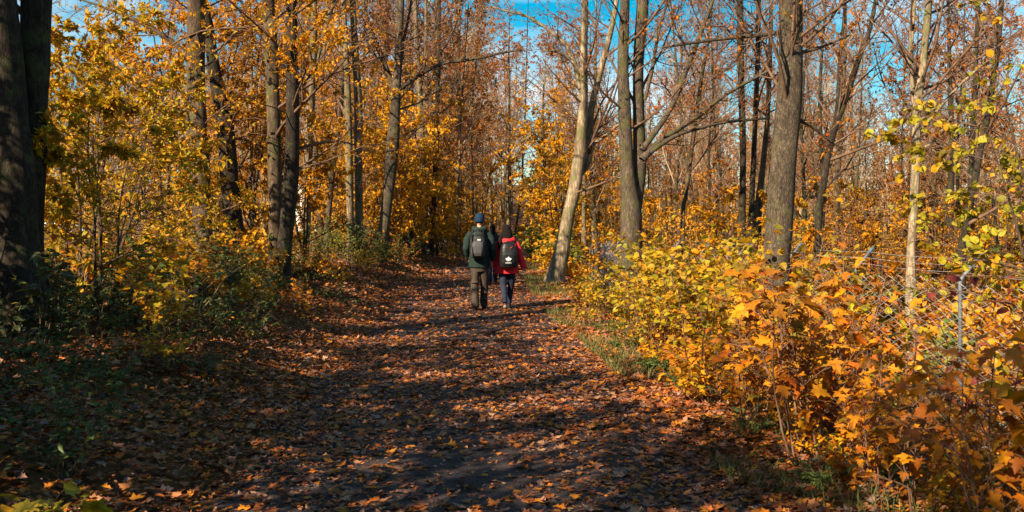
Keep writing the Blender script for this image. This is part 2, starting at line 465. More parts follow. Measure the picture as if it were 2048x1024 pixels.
def path_mat():
    m, nt, N, L = newmat('path_surface')
    tc = N('TexCoord')
    n = N('TexNoise'); n.inputs['Scale'].default_value = 1.6; n.inputs['Detail'].default_value = 8; L(tc.outputs['Object'], n.inputs['Vector'])
    r = ramp(nt, [(.35, (.021, .014, .013)), (.65, (.05, .034, .031))]); L(n.outputs['Fac'], r.inputs[0])
    v = N('TexVoronoi'); v.inputs['Scale'].default_value = 75; L(tc.outputs['Object'], v.inputs['Vector'])
    r2 = ramp(nt, [(0, (.6, .58, .56)), (.6, (1, 1, 1)), (1, (1.7, 1.6, 1.5))]); sp = N('SeparateColor'); L(v.outputs['Color'], sp.inputs[0]); L(sp.outputs[0], r2.inputs[0])
    mx = N('MixRGB'); mx.blend_type = 'MULTIPLY'; mx.inputs[0].default_value = 1; L(r.outputs[0], mx.inputs[1]); L(r2.outputs[0], mx.inputs[2])
    bp = N('Bump'); bp.inputs['Strength'].default_value = .5; bp.inputs['Distance'].default_value = .01; L(v.outputs['Distance'], bp.inputs['Height'])
    p = N('BsdfPrincipled'); p.inputs['Roughness'].default_value = .8; p.inputs['Specular IOR Level'].default_value = .25
    L(mx.outputs[0], p.inputs['Base Color']); L(bp.outputs[0], p.inputs['Normal'])
    o = N('OutputMaterial'); L(p.outputs[0], o.inputs[0])
    return m


# ------------------------------------------------------------------ ground, path, meadow
def grid(name, xs, ys, off, mat, rel=False):
    X, Y = np.meshgrid(xs, ys)
    if rel: X = X + pc(Y)
    Z = H(X, Y) + off
    mb = MB(); nx, ny = len(xs), len(ys)
    i, j = np.meshgrid(np.arange(ny - 1), np.arange(nx - 1), indexing='ij')
    f = np.stack([i * nx + j, i * nx + j + 1, (i + 1) * nx + j + 1, (i + 1) * nx + j], -1).reshape(-1, 4)
    mb.add(np.stack([X, Y, Z], -1).reshape(-1, 3), f)
    return mb.build(name, mat)


YS = np.concatenate([np.arange(-40, 0, 4), np.arange(0, 60, .35), np.arange(60, 150, 2), [160, 180, 220, 280, 360]])
XS = np.concatenate([[-400, -250, -150, -100, -70, -50, -40, -30, -24, -19, -15, -12], np.arange(-10, 10, .3), [10, 12, 15, 19, 24, 30, 40, 50, 70, 100, 150, 250, 400]])
tag(grid('forest_ground', XS, YS, 0, ground_mat()), kind='structure')
tag(grid('path', np.array([-1.62, -1.5, -.75, 0, .75, 1.4, 1.52]), YS[YS < 150], .006, path_mat(), True), kind='structure')

# leaf litter: countless fallen leaves on the path and both banks
g = np.random.default_rng(3)


def litter(mb, n, y0, y1, ulo, uhi, kind, size, pw, path_keep):
    y = y0 + (y1 - y0) * g.uniform(0, 1, n) ** pw
    u = g.uniform(ulo, uhi, n); x = pc(y) + u
    onpath = (np.abs(u) < 1.5)
    pat = np.sin(x * 2.3 + y * .8) + np.sin(y * 1.3 - x * 1.1 + 2) + np.sin(x * .9 - y * 2.1)
    k = ~onpath | (g.uniform(0, 1, n) < path_keep * (.70 + .18 * pat + .30 * np.abs(u)))
    x, y, u = x[k], y[k], u[k]; n = len(x)
    z = H(x, y) + .011 + g.uniform(0, .014, n) + .03 * g.uniform(0, 1, n) * (np.abs(u) > 1.6)
    a = g.uniform(0, 6.283, n)
    fw = np.stack([np.cos(a), np.sin(a), g.normal(0, .10, n)], -1)
    tl = np.where(np.abs(u) > 1.6, .35, .16)[:, None]
    nr = np.stack([np.zeros(n), np.zeros(n), np.ones(n)], -1) + tl * g.normal(0, 1, (n, 3))
    leaves(mb, kind, np.stack([x, y, z], -1), fw, nr, size * g.uniform(.5, 1.25, n), 0, fold=(-.3, .55), droop=(-.75, .7), g=g)


mb = MB()
litter(mb, 22000, 3.2, 13, -4.2, 3.6, 'maple', .068, .85, .76)
litter(mb, 13000, 3.2, 13, -4.2, 3.6, 'oval', .054, .85, .88)
litter(mb, 46000, 13, 32, -6.5, 4.5, 'maple_low', .074, 1.0, .62)
litter(mb, 42000, 32, 125, -9, 7, 'quad', .13, 1.1, .85)
litter(mb, 9000, 4, 40, -14, -4, 'quad', .11, 1.0, 1)
litter(mb, 30000, 3.2, 14, -3.2, 2.8, 'quad', .030, .85, 1.0)
litter(mb, 9000, 4, 40, 1.4, 2.6, 'maple_low', .075, 1.0, 1)
tag(mb.build('fallen_leaves', ML['litter']), kind='stuff')

# a low layer of grass along the right verge and in the left bank
mb = MB()


def grass(mb, n, y0, y1, u0, u1, h, pw=1.0, thr=-.2):
    y = y0 + (y1 - y0) * g.uniform(0, 1, n) ** pw; u = g.uniform(u0, u1, n)
    x = pc(y) + u
    pt = np.sin(y * 1.1 + x) + np.sin(y * .47 + 1.7) + .6 * np.sin(x * 5 + y * 3)
    k = pt > thr; x, y = x[k], y[k]; n = len(x)
    S = np.stack([x, y, H(x, y)], -1)
    a = g.uniform(0, 6.283, n); le = g.uniform(.2, .9, n)[:, None]
    D = norm(np.stack([np.cos(a), np.sin(a), np.zeros(n)], -1) * le + np.array([0, 0, 1]))
    P = grow(S, D, h * g.uniform(.5, 1.3, n), 4, .1, -.22, g)
    w = np.array([.0035, .004, .003, .0005])[None, :, None] * np.where(h > 0, 1, 1)
    sd = np.stack([-np.sin(a), np.cos(a), np.zeros(n)], -1)[:, None]
    v = np.stack([P - sd * w, P + sd * w], 2).reshape(-1, 3)
    q, kk = np.meshgrid(np.arange(n), np.arange(3), indexing='ij'); b = q * 8 + kk * 2
    mb.add(v, np.stack([b, b + 1, b + 3, b + 2], -1).reshape(-1, 4))


grass(mb, 9000, 4.5, 15, 1.45, 2.25, .13, thr=.1)
grass(mb, 9000, 15, 40, 1.3, 2.1, .16, thr=-.1)
grass(mb, 2500, 4, 13, -2.6, -1.4, .15, thr=1.1)
tag(mb.build('grass', leaf_mat('grass_blade', [(.06, .10, .02), (.10, .13, .03), (.18, .16, .04), (.05, .085, .02), (.26, .20, .07), (.20, .12, .05)], trans=.3)), kind='stuff')

# ground cover of small leaves (ivy, seedlings) at the path edges
mb = MB()


def cover(mb, n, y0, y1, u0, u1, hmax, size, kind='oval', thr=.2):
    y = g.uniform(y0, y1, n); u = g.uniform(u0, u1, n); x = pc(y) + u
    pt = np.sin(y * 1.9 + x * .8) + np.sin(y * .83 - x * 1.3 + 4) + .5 * np.sin(x * 4.1)
    k = pt > thr; x, y = x[k], y[k]; n = len(x)
    z = H(x, y) + hmax * g.uniform(.05, 1, n) ** 1.6
    a = g.uniform(0, 6.283, n)
    leaves(mb, kind, np.stack([x, y, z], -1), np.stack([np.cos(a), np.sin(a), g.normal(-.1, .3, n)], -1),
           np.array([0, 0, 1.]) + .4 * g.normal(0, 1, (n, 3)), size * g.uniform(.5, 1.3, n), 0, g=g)


cover(mb, 4200, 4.2, 16, 1.75, 3.6, .22, .05, thr=.0)
cover(mb, 9000, 5, 24, -6.5, -2.2, .26, .055, thr=.3)
cover(mb, 5000, 24, 60, -8, -2.2, .5, .08, thr=.4)
tag(mb.build('ground_cover', ML['weed']), kind='stuff')

# ------------------------------------------------------------------ trees
def stem_world(pts, d, ground=True, top=None, lean=.5):
    """control points (px, py, width px) at distance d -> path and radii, brought down to the ground and up to height top"""
    P = [W(a, b, d) for a, b, _ in pts]; r = [w / F * d / 2 for _, _, w in pts]
    if ground:
        gx = P[0][0] + (P[0][0] - P[1][0]) * .25
        gz = float(H(gx, d)) - .12
        while len(P) > 2 and P[0][2] < gz + .25:
            P.pop(0); r.pop(0)
        P.insert(0, np.array([gx, d, gz])); r.insert(0, r[0] * 1.5)
    if top and P[-1][2] < top:
        dv = P[-1] - P[-2]; k = (top - P[-1][2])
        s = np.array([dv[0], dv[1], 0]) / max(dv[2], .2) * lean
        P.append(P[-1] + k * .5 * (s + np.array([0, 0, 1.]))); r.append(r[-1] * .65)
        P.append(P[-1] + k * .5 * (s * .3 + np.array([.02, .03, 1.]))); r.append(.02)
    return np.array(P), np.array(r)


SPEC = {
    'bare': dict(n1=20, n2=6, n3=6, l1=2.8, t0=.30, a1=.85, leaf_n=.8, leaf_s=.075, up=.07),
    'some': dict(n1=20, n2=6, n3=6, l1=2.6, t0=.25, a1=.95, leaf_n=3.8, leaf_s=.08, up=.05, clump=1.0, ztop=9),
    'gold': dict(n1=26, n2=7, n3=5, l1=2.6, t0=.12, a1=1.15, leaf_n=12, leaf_s=.085, ztop=8.0, up=.0, flat=.6, lie=1.4, clump=2.1),
    'high': dict(n1=18, n2=6, n3=5, l1=3.0, t0=.45, a1=.9, leaf_n=3, leaf_s=.1, up=.05),
}
seed = [100]


def tree(label, stems, d, bark, leafm, spec, limbs=(), group=None, top=14, cat_='tree', twig='twig', name='tree', z0=None, **kw):
    seed[0] += 1; g = np.random.default_rng(seed[0])
    sp = dict(SPEC[spec]); sp.update(kw)
    axes = []
    for i, s in enumerate(stems):
        dd = d + (.3 * i if i else 0); gr = True
        if isinstance(s, dict): dd = s.get('d', dd); gr = s.get('ground', True); s = s['p']
        P, r = stem_world(s, dd, gr, top)
        axes.append((cat(P, 30), np.maximum(cat(r[:, None], 30)[:, 0], .012)))
    base = axes[0][0][0].copy(); base[2] += .12
    root = tag(empty(name, base), label, cat_, group)
    for P, r in axes:
        mb = MB(); trunk_tube(mb, P, r, 14 if d < 26 else 9, g, .045)
        o = mb.build('trunk', MW[bark], root, None); o.data.transform(__import__('mathutils').Matrix.Translation(-Vector(base)))
    mb = MB()
    for l in limbs:
        P = np.array([W(a, b, d + .1 * k) for k, (a, b, _) in enumerate(l)]); r = np.array([w / F * d / 2 for _, _, w in l])
        P = cat(P, 12); r = np.maximum(cat(r[:, None], 12)[:, 0], .006)
        b = MB(); trunk_tube(b, P, r, 8, g, .05)
        o = b.build('branch', MW[bark], root, None); o.data.transform(__import__('mathutils').Matrix.Translation(-Vector(base)))
        ll = np.array([np.linalg.norm(P[-1] - P[0])])
        s2 = dict(sp); s2.update(n1=max(6, int(ll[0] * 4)), l1=min(1.3, ll[0] * .4), t0=.2, a1=.8, n2=4, n3=4)
        crown_from(mb, P[None], r[None], ll, s2, g)
    for P, r in axes:
        h = P[-1, 2] - P[0, 2]
        s2 = dict(sp)
        if z0 is not None: s2['t0'] = np.clip((z0 - P[0, 2]) / h, .02, .9)
        if not (isinstance(stems[0], dict) or len(axes) == 1): s2['n1'] = int(s2['n1'] * .65)
        crown_from(mb, P[None], r[None], np.array([h]), s2, g)
    o = mb.build('crown', [MW[twig], ML[leafm]], root, None); o.data.transform(__import__('mathutils').Matrix.Translation(-Vector(base)))
    return root


# --- left of the path
tree('massive dark twin-stemmed tree cut off by the left edge of the view',
     [[(36, 640, 104), (29, 500, 97), (22, 350, 90), (10, 200, 80), (-6, 0, 74), (-40, -400, 60)],
      {'p': [(48, 640, 66), (55, 500, 60), (62, 350, 54), (70, 200, 50), (70, 115, 58), (73, 0, 57), (80, -300, 50)], 'd': 11.35}],
     11, 'dark', 'gold', 'high', top=15, z0=8.5, n1=14)
tree('upright brown tree with sunlit flank among yellow leaves, first right of the massive twin-stemmed tree',
     [[(410, 560, 44), (408, 500, 38), (398, 300, 40), (392, 150, 37), (392, 0, 36), (390, -300, 30)]], 20, 'brown', 'limegold', 'gold', z0=2.6,
     limbs=[[(392, 130, 12), (340, 80, 9), (270, 40, 7), (180, 5, 4), (120, -10, 3)], [(396, 265, 10), (340, 225, 7), (270, 160, 5), (215, 120, 3)]], n1=15, l1=1.8, leaf_n=6)
tree('dark tree trunk leaning left, beside the upright brown trunk with a sunlit flank',
     [[(488, 560, 46), (476, 500, 39), (462, 400, 36), (450, 250, 36), (430, 150, 26), (416, 50, 22), (405, 0, 20), (380, -200, 16)]], 21.5, 'dark', 'gold', 'gold', z0=3.2, n1=18)
tree('straight trunk with pale left side, left one of a close pair of trunks',
     [[(551, 560, 32), (550, 450, 27), (548, 250, 27), (540, 50, 25), (536, 0, 25), (525, -500, 16)]], 20, 'brown', 'gold', 'gold', z0=3.0, n1=20)
tree('dark straight trunk leaning slightly right, right one of a close pair of trunks',
     [[(562, 560, 36), (568, 500, 32), (582, 350, 30), (585, 200, 26), (584, 100, 22), (582, 0, 20), (560, -500, 12)]], 19.4, 'dark', 'gold', 'gold', z0=3.6, n1=18)
tree('slim pale tree forking high into two, right of the close pair of trunks',
     [[(606, 500, 22), (612, 440, 18), (614, 350, 18), (621, 200, 18), (627, 100, 15), (628, 0, 13), (630, -300, 8)]], 28, 'tan', 'gold', 'some', z0=3.5,
     limbs=[[(629, 140, 10), (650, 60, 9), (668, 0, 8), (690, -80, 6)]])
tree('crooked thin tree with forked top before a pale sky gap',
     [[(655, 470, 15), (657, 425, 13), (667, 320, 13), (677, 250, 11), (684, 175, 9), (688, 60, 7)]], 32, 'brown', 'orange', 'some', z0=4,
     limbs=[[(667, 325, 7), (655, 285, 6), (645, 230, 5), (640, 160, 4)]])
tree('thin dark trunk half hidden behind yellow leaves left of the crooked thin tree',
     [[(642, 470, 16), (638, 430, 14), (632, 330, 13), (627, 250, 10), (622, 150, 8)]], 33.5, 'brown', 'orange', 'some', z0=4)
tree('pair of slender pale trunks rising from an ivy green clump',
     [[(702, 490, 18), (700, 420, 15), (698, 300, 15), (696, 200, 13), (690, 60, 10), (680, -100, 8)],
      [(720, 490, 19), (718, 420, 16), (716, 300, 17), (716, 200, 16), (710, 100, 14), (705, 0, 12), (700, -200, 8)]], 30, 'tan', 'orange', 'some', z0=4.5)
tree('tall tree leaning right, a long thin limb arching over the path',
     [[(757, 515, 29), (763, 490, 23), (775, 400, 22), (785, 300, 25), (790, 220, 21), (793, 175, 18), (797, 100, 14), (803, 0, 12), (812, -200, 8)]], 31, 'grey', 'rust', 'some', z0=5.5,
     limbs=[[(791, 190, 10), (770, 130, 10), (745, 70, 8), (730, 20, 7), (720, -60, 5)], [(795, 182, 9), (832, 155, 8), (882, 128, 6.5), (950, 118, 5.5), (1012, 104, 4.5), (1050, 100, 3)],
            [(798, 170, 7), (806, 90, 6), (820, 20, 5), (828, -60, 4)]])
for lab, p, d, bk in [('slim trunk directly behind the tall tree that leans right', [(797, 480, 11), (800, 380, 10), (800, 280, 9), (798, 150, 8), (795, 0, 6)], 40, 'brown'),
                      ('pale trunk, left of three slim trunks standing in yellow leaves', [(845, 470, 16), (846, 380, 14), (842, 250, 13), (836, 130, 11), (830, 0, 8)], 42, 'tan'),
                      ('middle of three slim trunks standing in yellow leaves', [(856, 470, 11), (855, 350, 9), (853, 200, 8), (852, 60, 6)], 44, 'tan'),
                      ('dark leaning trunk, right of three slim trunks standing in yellow leaves', [(862, 470, 13), (868, 400, 11), (872, 300, 11), (875, 180, 9), (878, 60, 7)], 42.5, 'dark'),
                      ('thin dark tree leaning over the far path', [(1028, 480, 6), (1036, 430, 5), (1044, 370, 4.5), (1046, 300, 3.5), (1050, 230, 3)], 62, 'dark'),
                      ('pale straight trunk just right of the head of the woman, by the far path', [(1016, 478, 9), (1018, 420, 8), (1019, 340, 7), (1018, 250, 6)], 66, 'tan')]:
    tree(lab, [p], d, bk, 'rust', 'some', z0=5, top=16, l1=3.2)

# --- right of the path
tree('pale leaning tree with bare dark side stem, right beside the path',
     [[(1112, 550, 40), (1122, 512, 33), (1137, 430, 25), (1149, 380, 25), (1161, 300, 25), (1165, 250, 20), (1168, 190, 17), (1168, 100, 14), (1171, 0, 12), (1172, -150, 9)],
      {'p': [(1158, 350, 17), (1174, 325, 16), (1180, 280, 16), (1181, 225, 15), (1199, 150, 13), (1221, 65, 11), (1234, 0, 9), (1245, -100, 7)], 'd': 27.3, 'ground': False}], 27, 'pale', 'rust', 'bare', z0=4.2,
     limbs=[[(1160, 178, 10), (1150, 130, 10), (1136, 95, 8), (1099, 60, 7), (1049, 30, 5), (1024, 25, 4.5), (985, 14, 3.5)], [(1182, 290, 8), (1205, 276, 7), (1236, 250, 6)],
            [(1166, 150, 7), (1130, 110, 5), (1085, 100, 3)]])
tree('mossy twin-trunked tree with long low limbs reaching right',
     [[(1262, 470, 44), (1262, 420, 40), (1254, 330, 27), (1249, 200, 24), (1246, 125, 21), (1250, 0, 19), (1254, -200, 14)],
      {'p': [(1266, 420, 34), (1278, 330, 30), (1277, 225, 24), (1277, 125, 22), (1286, 0, 23), (1292, -200, 15)], 'd': 24.25, 'ground': False}], 24, 'mossy', 'rust', 'bare', z0=4.8,
     limbs=[[(1284, 320, 17), (1310, 292, 14), (1350, 262, 11), (1400, 230, 9), (1450, 190, 7), (1536, 142, 5)], [(1300, 305, 10), (1350, 272, 9), (1400, 256, 8), (1450, 244, 7), (1540, 236, 5)],
            [(1284, 300, 12), (1312, 262, 11), (1345, 210, 11), (1374, 135, 10), (1404, 60, 9), (1424, 5, 8), (1440, -60, 6)], [(1290, 200, 7), (1306, 130, 7), (1318, 60, 6), (1340, -10, 5)]])
tree('thick straight grey-barked trunk rising from the orange saplings, stoutest on the right',
     [[(1553, 540, 56), (1557, 480, 53), (1565, 350, 49), (1573, 250, 48), (1580, 150, 47), (1581, 0, 45), (1584, -300, 36)]], 16, 'grey', 'orange', 'bare', z0=6.0,
     limbs=[[(1575, 62, 10), (1536, 68, 9), (1424, 80, 7), (1324, 95, 4)], [(1578, 232, 10), (1620, 250, 8), (1650, 275, 6), (1690, 300, 4)], [(1582, 110, 8), (1640, 95, 6), (1700, 70, 4)]])
tree('slim dark trunk, left of two slim trunks behind the mossy limbs', [[(1484, 450, 15), (1486, 300, 13), (1482, 150, 13), (1480, 0, 13)]], 26, 'dark', 'rust', 'bare', z0=5)
tree('slim dark trunk, right of two slim trunks behind the mossy limbs', [[(1502, 450, 13), (1508, 300, 11), (1514, 150, 10), (1518, 0, 9)]], 26.8, 'dark', 'rust', 'bare', z0=5)
tree('slender trunk tapering beside the thick grey-barked trunk', [[(1514, 450, 18), (1526, 330, 11), (1536, 220, 9), (1541, 80, 8)]], 29, 'brown', 'orange', 'bare', z0=5)
tree('thin leaning sapling tree between the mossy limbs and two slim trunks', [[(1366, 430, 9), (1372, 390, 8), (1389, 260, 8), (1404, 150, 7), (1419, 50, 6)]], 25.5, 'brown', 'rust', 'bare', z0=4)
tree('smooth pale-barked slender tree forked halfway up, far side of the fence',
     [[(1822, 520, 19), (1824, 480, 18), (1831, 350, 18), (1834, 215, 17), (1844, 150, 14), (1849, 95, 13), (1858, 0, 13), (1864, -150, 10)],
      {'p': [(1832, 225, 13), (1826, 180, 11), (1821, 110, 10), (1828, 0, 9), (1832, -120, 7)], 'd': 18.2, 'ground': False}], 18, 'pale', 'orange', 'bare', z0=4.0,
     limbs=[[(1840, 265, 7), (1880, 215, 6), (1930, 160, 5), (1990, 110, 3)], [(1838, 300, 6), (1870, 280, 5), (1905, 230, 4)]])
tree('dark many-branched tree spreading upward right of the thick grey-barked trunk',
     [[(1636, 460, 15), (1648, 360, 14), (1665, 270, 13), (1690, 200, 12), (1720, 110, 10), (1748, 20, 8)],
      {'p': [(1668, 265, 9), (1676, 200, 8), (1680, 120, 8), (1690, 0, 6)], 'd': 22.2, 'ground': False}], 22, 'dark', 'rust', 'bare', z0=3.2)
tree('dark trunk behind the fence near the right edge of the view', [[(1922, 540, 18), (1928, 470, 15), (1955, 330, 12), (1985, 170, 11), (2003, 0, 10)]], 18.5, 'dark', 'rust', 'bare', z0=3.5)
tree('dark thin upright tree against blue sky at the upper right', [[(1940, 440, 12), (1946, 250, 10), (1952, 120, 8), (1956, 0, 7)]], 24, 'dark', 'orange', 'bare', z0=4)
tree('pale smooth pole-like trunk, left of two beside the concrete wall', [[(1168, 460, 10), (1168, 400, 9), (1168, 320, 8), (1166, 200, 6)]], 41, 'tan', 'gold', 'some', z0=5)
tree('pale smooth pole-like trunk, right of two beside the concrete wall', [[(1186, 470, 9), (1186, 400, 8.5), (1187, 320, 8), (1190, 200, 6)]], 42, 'tan', 'gold', 'some', z0=5)
for lab, p, d, lm in [('rusty-leaved oak in the middle distance at the upper right', [(1900, 420, 14), (1905, 300, 12), (1900, 180, 10)], 32, 'rust'),
                      ('yellow maple crown overhanging the far path right of the couple', [(1090, 470, 9), (1092, 400, 8), (1088, 320, 7)], 44, 'yellow')]:
    tree(lab, [p], d, 'dark', lm, 'gold', z0=3.0, top=9.5 if lm == 'rust' else 8.0, leaf_n=5, leaf_s=.13, l1=2.8)

# --- understorey trees with layered sprays of leaves on the left bank
def sprays(label, px, d, h, leafm, spread, n=(3, 9, 6, 5), leaf='oval', ls=.088, ln=14, group=None, cat_='young tree', lean=0, name='young_tree', build=True, x=None, twig='twig', zlo=.12, lie=.8, even=False):
    seed[0] += 1; g = np.random.default_rng(seed[0])
    bx = (px - CX) / F * d if x is None else x
    base = np.array([bx, d, float(H(bx, d)) - .03]) if build else np.zeros(3)
    S = np.repeat(base[None], n[0], 0) + g.normal(0, .06, (n[0], 3)) * np.array([1, 1, 0])
    D = norm(np.array([0, 0, 1.]) + g.normal(0, .16, (n[0], 3)) + np.array([lean, 0, 0]))
    L = h * g.uniform(.8, 1.05, n[0])
    P = grow(S, D, L, 9, .06, .05, g); r = taper(np.full(n[0], .010 + .006 * h), np.full(n[0], .006), 9)
    root = tag(empty(name, base), label, cat_, group)
    T = __import__('mathutils').Matrix.Translation(-Vector(base))
    mb = MB(); v, f = tubes(P, r, 7); mb.add(v, f)
    mb.build('trunk', MW['brown' if twig == 'twig' else 'tan'], root).data.transform(T)
    mb = MB()
    crown_from(mb, P, r, L, dict(n1=n[1], n2=n[2], n3=n[3], l1=spread, t0=zlo, t1=1.0, a1=1.15, tl=.5, flat=.65, up=-.01, lie=lie, leaf=leaf, leaf_s=ls, leaf_n=ln, **({} if even else dict(clump=seed[0]))), g)
    mb.build('crown', [MW[twig], ML[leafm]], root).data.transform(T)
    return root


U = [('yellow-green young tree filling the gap right of the massive dark twin-stemmed tree', 150, 14.5, 3.7, 'limegold', 1.7),
     ('tall yellow-green young tree with layered sprays below the blue sky gap at the upper left', 215, 16.5, 4.2, 'limegold', 1.6),
     ('gold-leaved young tree spreading before the upright brown trunk', 325, 22.5, 6.4, 'gold', 2.0),
     ('lime young tree farthest back beside the meadow on the left', 105, 21, 4.2, 'limegold', 2.0),
     ('low gold sapling tree among bramble canes on the left bank', 200, 12.5, 2.5, 'limegold', 1.2),
     ('gold young tree between the upright brown trunk and the dark leaning trunk', 440, 23, 7.0, 'gold', 1.7),
     ('amber young tree overlapping the close pair of trunks', 520, 23, 5.0, 'gold', 1.4),
     ('orange-gold tall young tree with foliage at the top left', 500, 23.5, 7.6, 'gold', 2.0),
     ('olive-gold young tree behind the bramble canes on the left bank', 285, 19.5, 4.0, 'limegold', 1.9),
     ('thin amber young tree with bare lower stems right of the close pair of trunks', 610, 24, 4.4, 'gold', 1.5)]
for lab, px, d, h, lm, sp_ in U:
    sprays(lab, px, d, h, lm, sp_)

# near hazel whose lime sprays reach in from the right edge
sprays('lime-leaved hazel with sprays reaching in from the right edge at eye height', 2150, 7.6, 3.6, 'limebranch', 1.5, n=(4, 7, 4, 4), leaf='round', ls=.062, ln=7, zlo=.3, name='hazel', cat_='hazel')
sprays('second lime-leaved hazel leaning in from the upper right corner', 2230, 9.0, 4.8, 'limebranch', 1.8, n=(3, 8, 4, 4), leaf='round', ls=.06, ln=6, zlo=.45, name='hazel', cat_='hazel', lean=-.12)

# yellow understorey farther along: three kinds, copied
protoY = [sprays('x', 0, 0, 5.0, lm, 1.5, n=(4, 8, 5, 4), leaf='quad', ls=.12, ln=9.0, build=False, zlo=.06, lie=.45) for lm in ('yellow', 'yellow', 'gold', 'brownwood')]
YL = [(745, 37, 1.45, 0), (800, 42, 1.6, 1), (690, 38, 1.3, 1), (1100, 50, 1.5, 0), (1130, 42, 1.2, 0), (1390, 24, .62, 2), (1460, 22.5, .6, 2), (1540, 23, .62, 2), (1625, 20, .55, 2), (1700, 21.5, .6, 3), (1770, 20, .55, 2), (1890, 21, .6, 3), (1960, 19, .5, 2), (1330, 28, .7, 2), (735, 34, .85, 0), (780, 36, .9, 1), (815, 38, 1.0, 0), (850, 40, .9, 0), (700, 34, .8, 2), (875, 43, .85, 1), (750, 47, 1.1, 0), (725, 36, .9, 0), (765, 38, 1.05, 1), (815, 40, .95, 0), (828, 45, 1.2, 1), (885, 46, .9, 2), (905, 52, 1.1, 2), (935, 50, .8, 1), (690, 43, 1.1, 2), (960, 60, 1.1, 2), (870, 58, 1.3, 1), (985, 68, 1.2, 2), (640, 40, 1, 2),
      (1085, 43, .95, 0), (1110, 38, .85, 1), (1135, 46, 1.2, 0), (1070, 56, 1.1, 2), (1160, 54, 1.1, 1), (1100, 62, 1.3, 3), (1300, 33, .75, 2), (1345, 30, .7, 0),
      (1420, 33, .8, 2), (1475, 30, .7, 2), (1390, 40, .9, 3), (1540, 31, .75, 3), (1610, 27, .65, 1), (1680, 29, .7, 3), (1735, 24, .6, 3), (1790, 30, .75, 2), (1870, 25, .62, 3), (1930, 29, .7, 2), (1990, 24, .6, 2), (2035, 30, .8, 3), (1450, 44, 1.0, 3), (1650, 42, 1.0, 2), (1850, 42, 1.0, 3), (1750, 38, .9, 2)]
used = set()
for px, d, s, k in YL:
    x = (px - CX) / F * d; g = np.random.default_rng(px)
    u = x - float(pc(d))
    if abs(u) < 2.6: x = float(pc(d)) + math.copysign(2.6, u)
    lab = {0: 'bright yellow understorey tree beside the path beyond the couple', 1: 'bright yellow understorey tree beside the path beyond the couple', 2: 'golden understorey tree deeper in the wood', 3: 'brown and gold understorey tree behind the fence'}[k]
    grp = {0: 'yellow understorey trees', 1: 'yellow understorey trees', 2: 'golden understorey trees', 3: 'brown understorey trees'}[k]
    loc = (x, d, float(H(x, d)) - .03)
    if k not in used:
        used.add(k); o = protoY[k]; o.location = loc; o.scale = (s,) * 3; tag(o, lab, 'young tree', grp)
    else:
        dup(protoY[k], loc, g.uniform(0, 6.28), s, lab, grp)

# --- forest trees farther in: eight kinds, copied
def forest_proto(h, r, leafm, ln, ls, bark, l1, z0, lean):
    seed[0] += 1; g = np.random.default_rng(seed[0])
    P = cat(np.array([[0, 0, -.15], [lean * .1, 0, h * .25], [lean * .4 + g.normal(0, .12), g.normal(0, .1), h * .5], [lean * .8, 0, h * .78], [lean, 0, h]]), 22)
    rr = np.concatenate([[r * 1.3], np.linspace(r, .012, 21)])
    root = empty('forest_tree', (0, 0, 0))
    mb = MB(); trunk_tube(mb, P, rr, 8, g, .05); mb.build('trunk', MW[bark], root)
    mb = MB()
    crown_from(mb, P[None], rr[None], np.array([h]), dict(n1=30, n2=6, n3=7, l1=l1, t0=z0, a1=.75, tl=.6, leaf_n=ln, leaf_s=ls, up=.10, twig=.0045, clump=seed[0]), g)
    mb.build('crown', [MW['paletwig' if leafm != 'dark' and bark in ('tan', 'brown') else 'twig'], ML[leafm]], root)
    return root


FP = [forest_proto(15, .13, 'rust', 6.5, .10, 'tan', 3.0, .28, .6), forest_proto(17, .16, 'rust', 5.5, .10, 'brown', 3.4, .30, -.5), forest_proto(13, .08, 'rust', 4.5, .10, 'tan', 2.2, .2, .9),
      forest_proto(14, .10, 'orange', 5.5, .10, 'brown', 2.8, .25, -.9), forest_proto(16, .12, 'far', 6, .11, 'tan', 3.0, .22, .2), forest_proto(12, .06, 'orange', 4.5, .10, 'paletwig' if False else 'tan', 1.8, .15, -.3),
      forest_proto(15, .12, 'rust', 3.0, .10, 'brown', 3.2, .25, .7), forest_proto(13, .09, 'rust', 2.4, .10, 'dark', 2.8, .2, -.6)]
g = np.random.default_rng(77)
spots = [(float(pc(y)) - 2.7, y, 0) for y in (47, 55, 63, 71, 80, 90)] + [(float(pc(y)) + 3.0, y, 1) for y in (68, 78, 90)] + [(float(pc(y)) - 2.7, y, 0) for y in (98, 105, 112, 120)] + [(float(pc(y)) + 3.2, y, 0) for y in (99, 110, 121)]
for px, d in [(885, 52), (903, 58), (918, 50), (931, 64), (944, 55), (957, 70), (984, 78), (1008, 90), (893, 72), (926, 78), (910, 46), (876, 64), (1075, 76), (740, 44), (770, 50), (665, 46), (625, 42), (705, 56), (812, 60), (835, 66), (850, 54)]:
    spots.append(((px - CX) / F * d, d, 0))
while len(spots) < 165:
    y = 30 + 62 * g.uniform() ** .8; x = g.uniform(-.58, .58) * y + g.uniform(-3, 3); u = x - float(pc(y))
    if abs(u) < 2.8 + (y > 45) * .6 * (u > 0): continue
    if x > 0 and y < 36 and g.uniform() < .4: continue
    if x < -.30 * y and g.uniform() < .8: continue
    if x < 0 and y < 40: continue
    if u > 0 and u < 7 and g.uniform() < .6: continue
    if any((x - a) ** 2 + (y - b) ** 2 < 1.6 for a, b, _ in spots): continue
    spots.append((x, y, 1 if u > 0 else 0))
used = set()
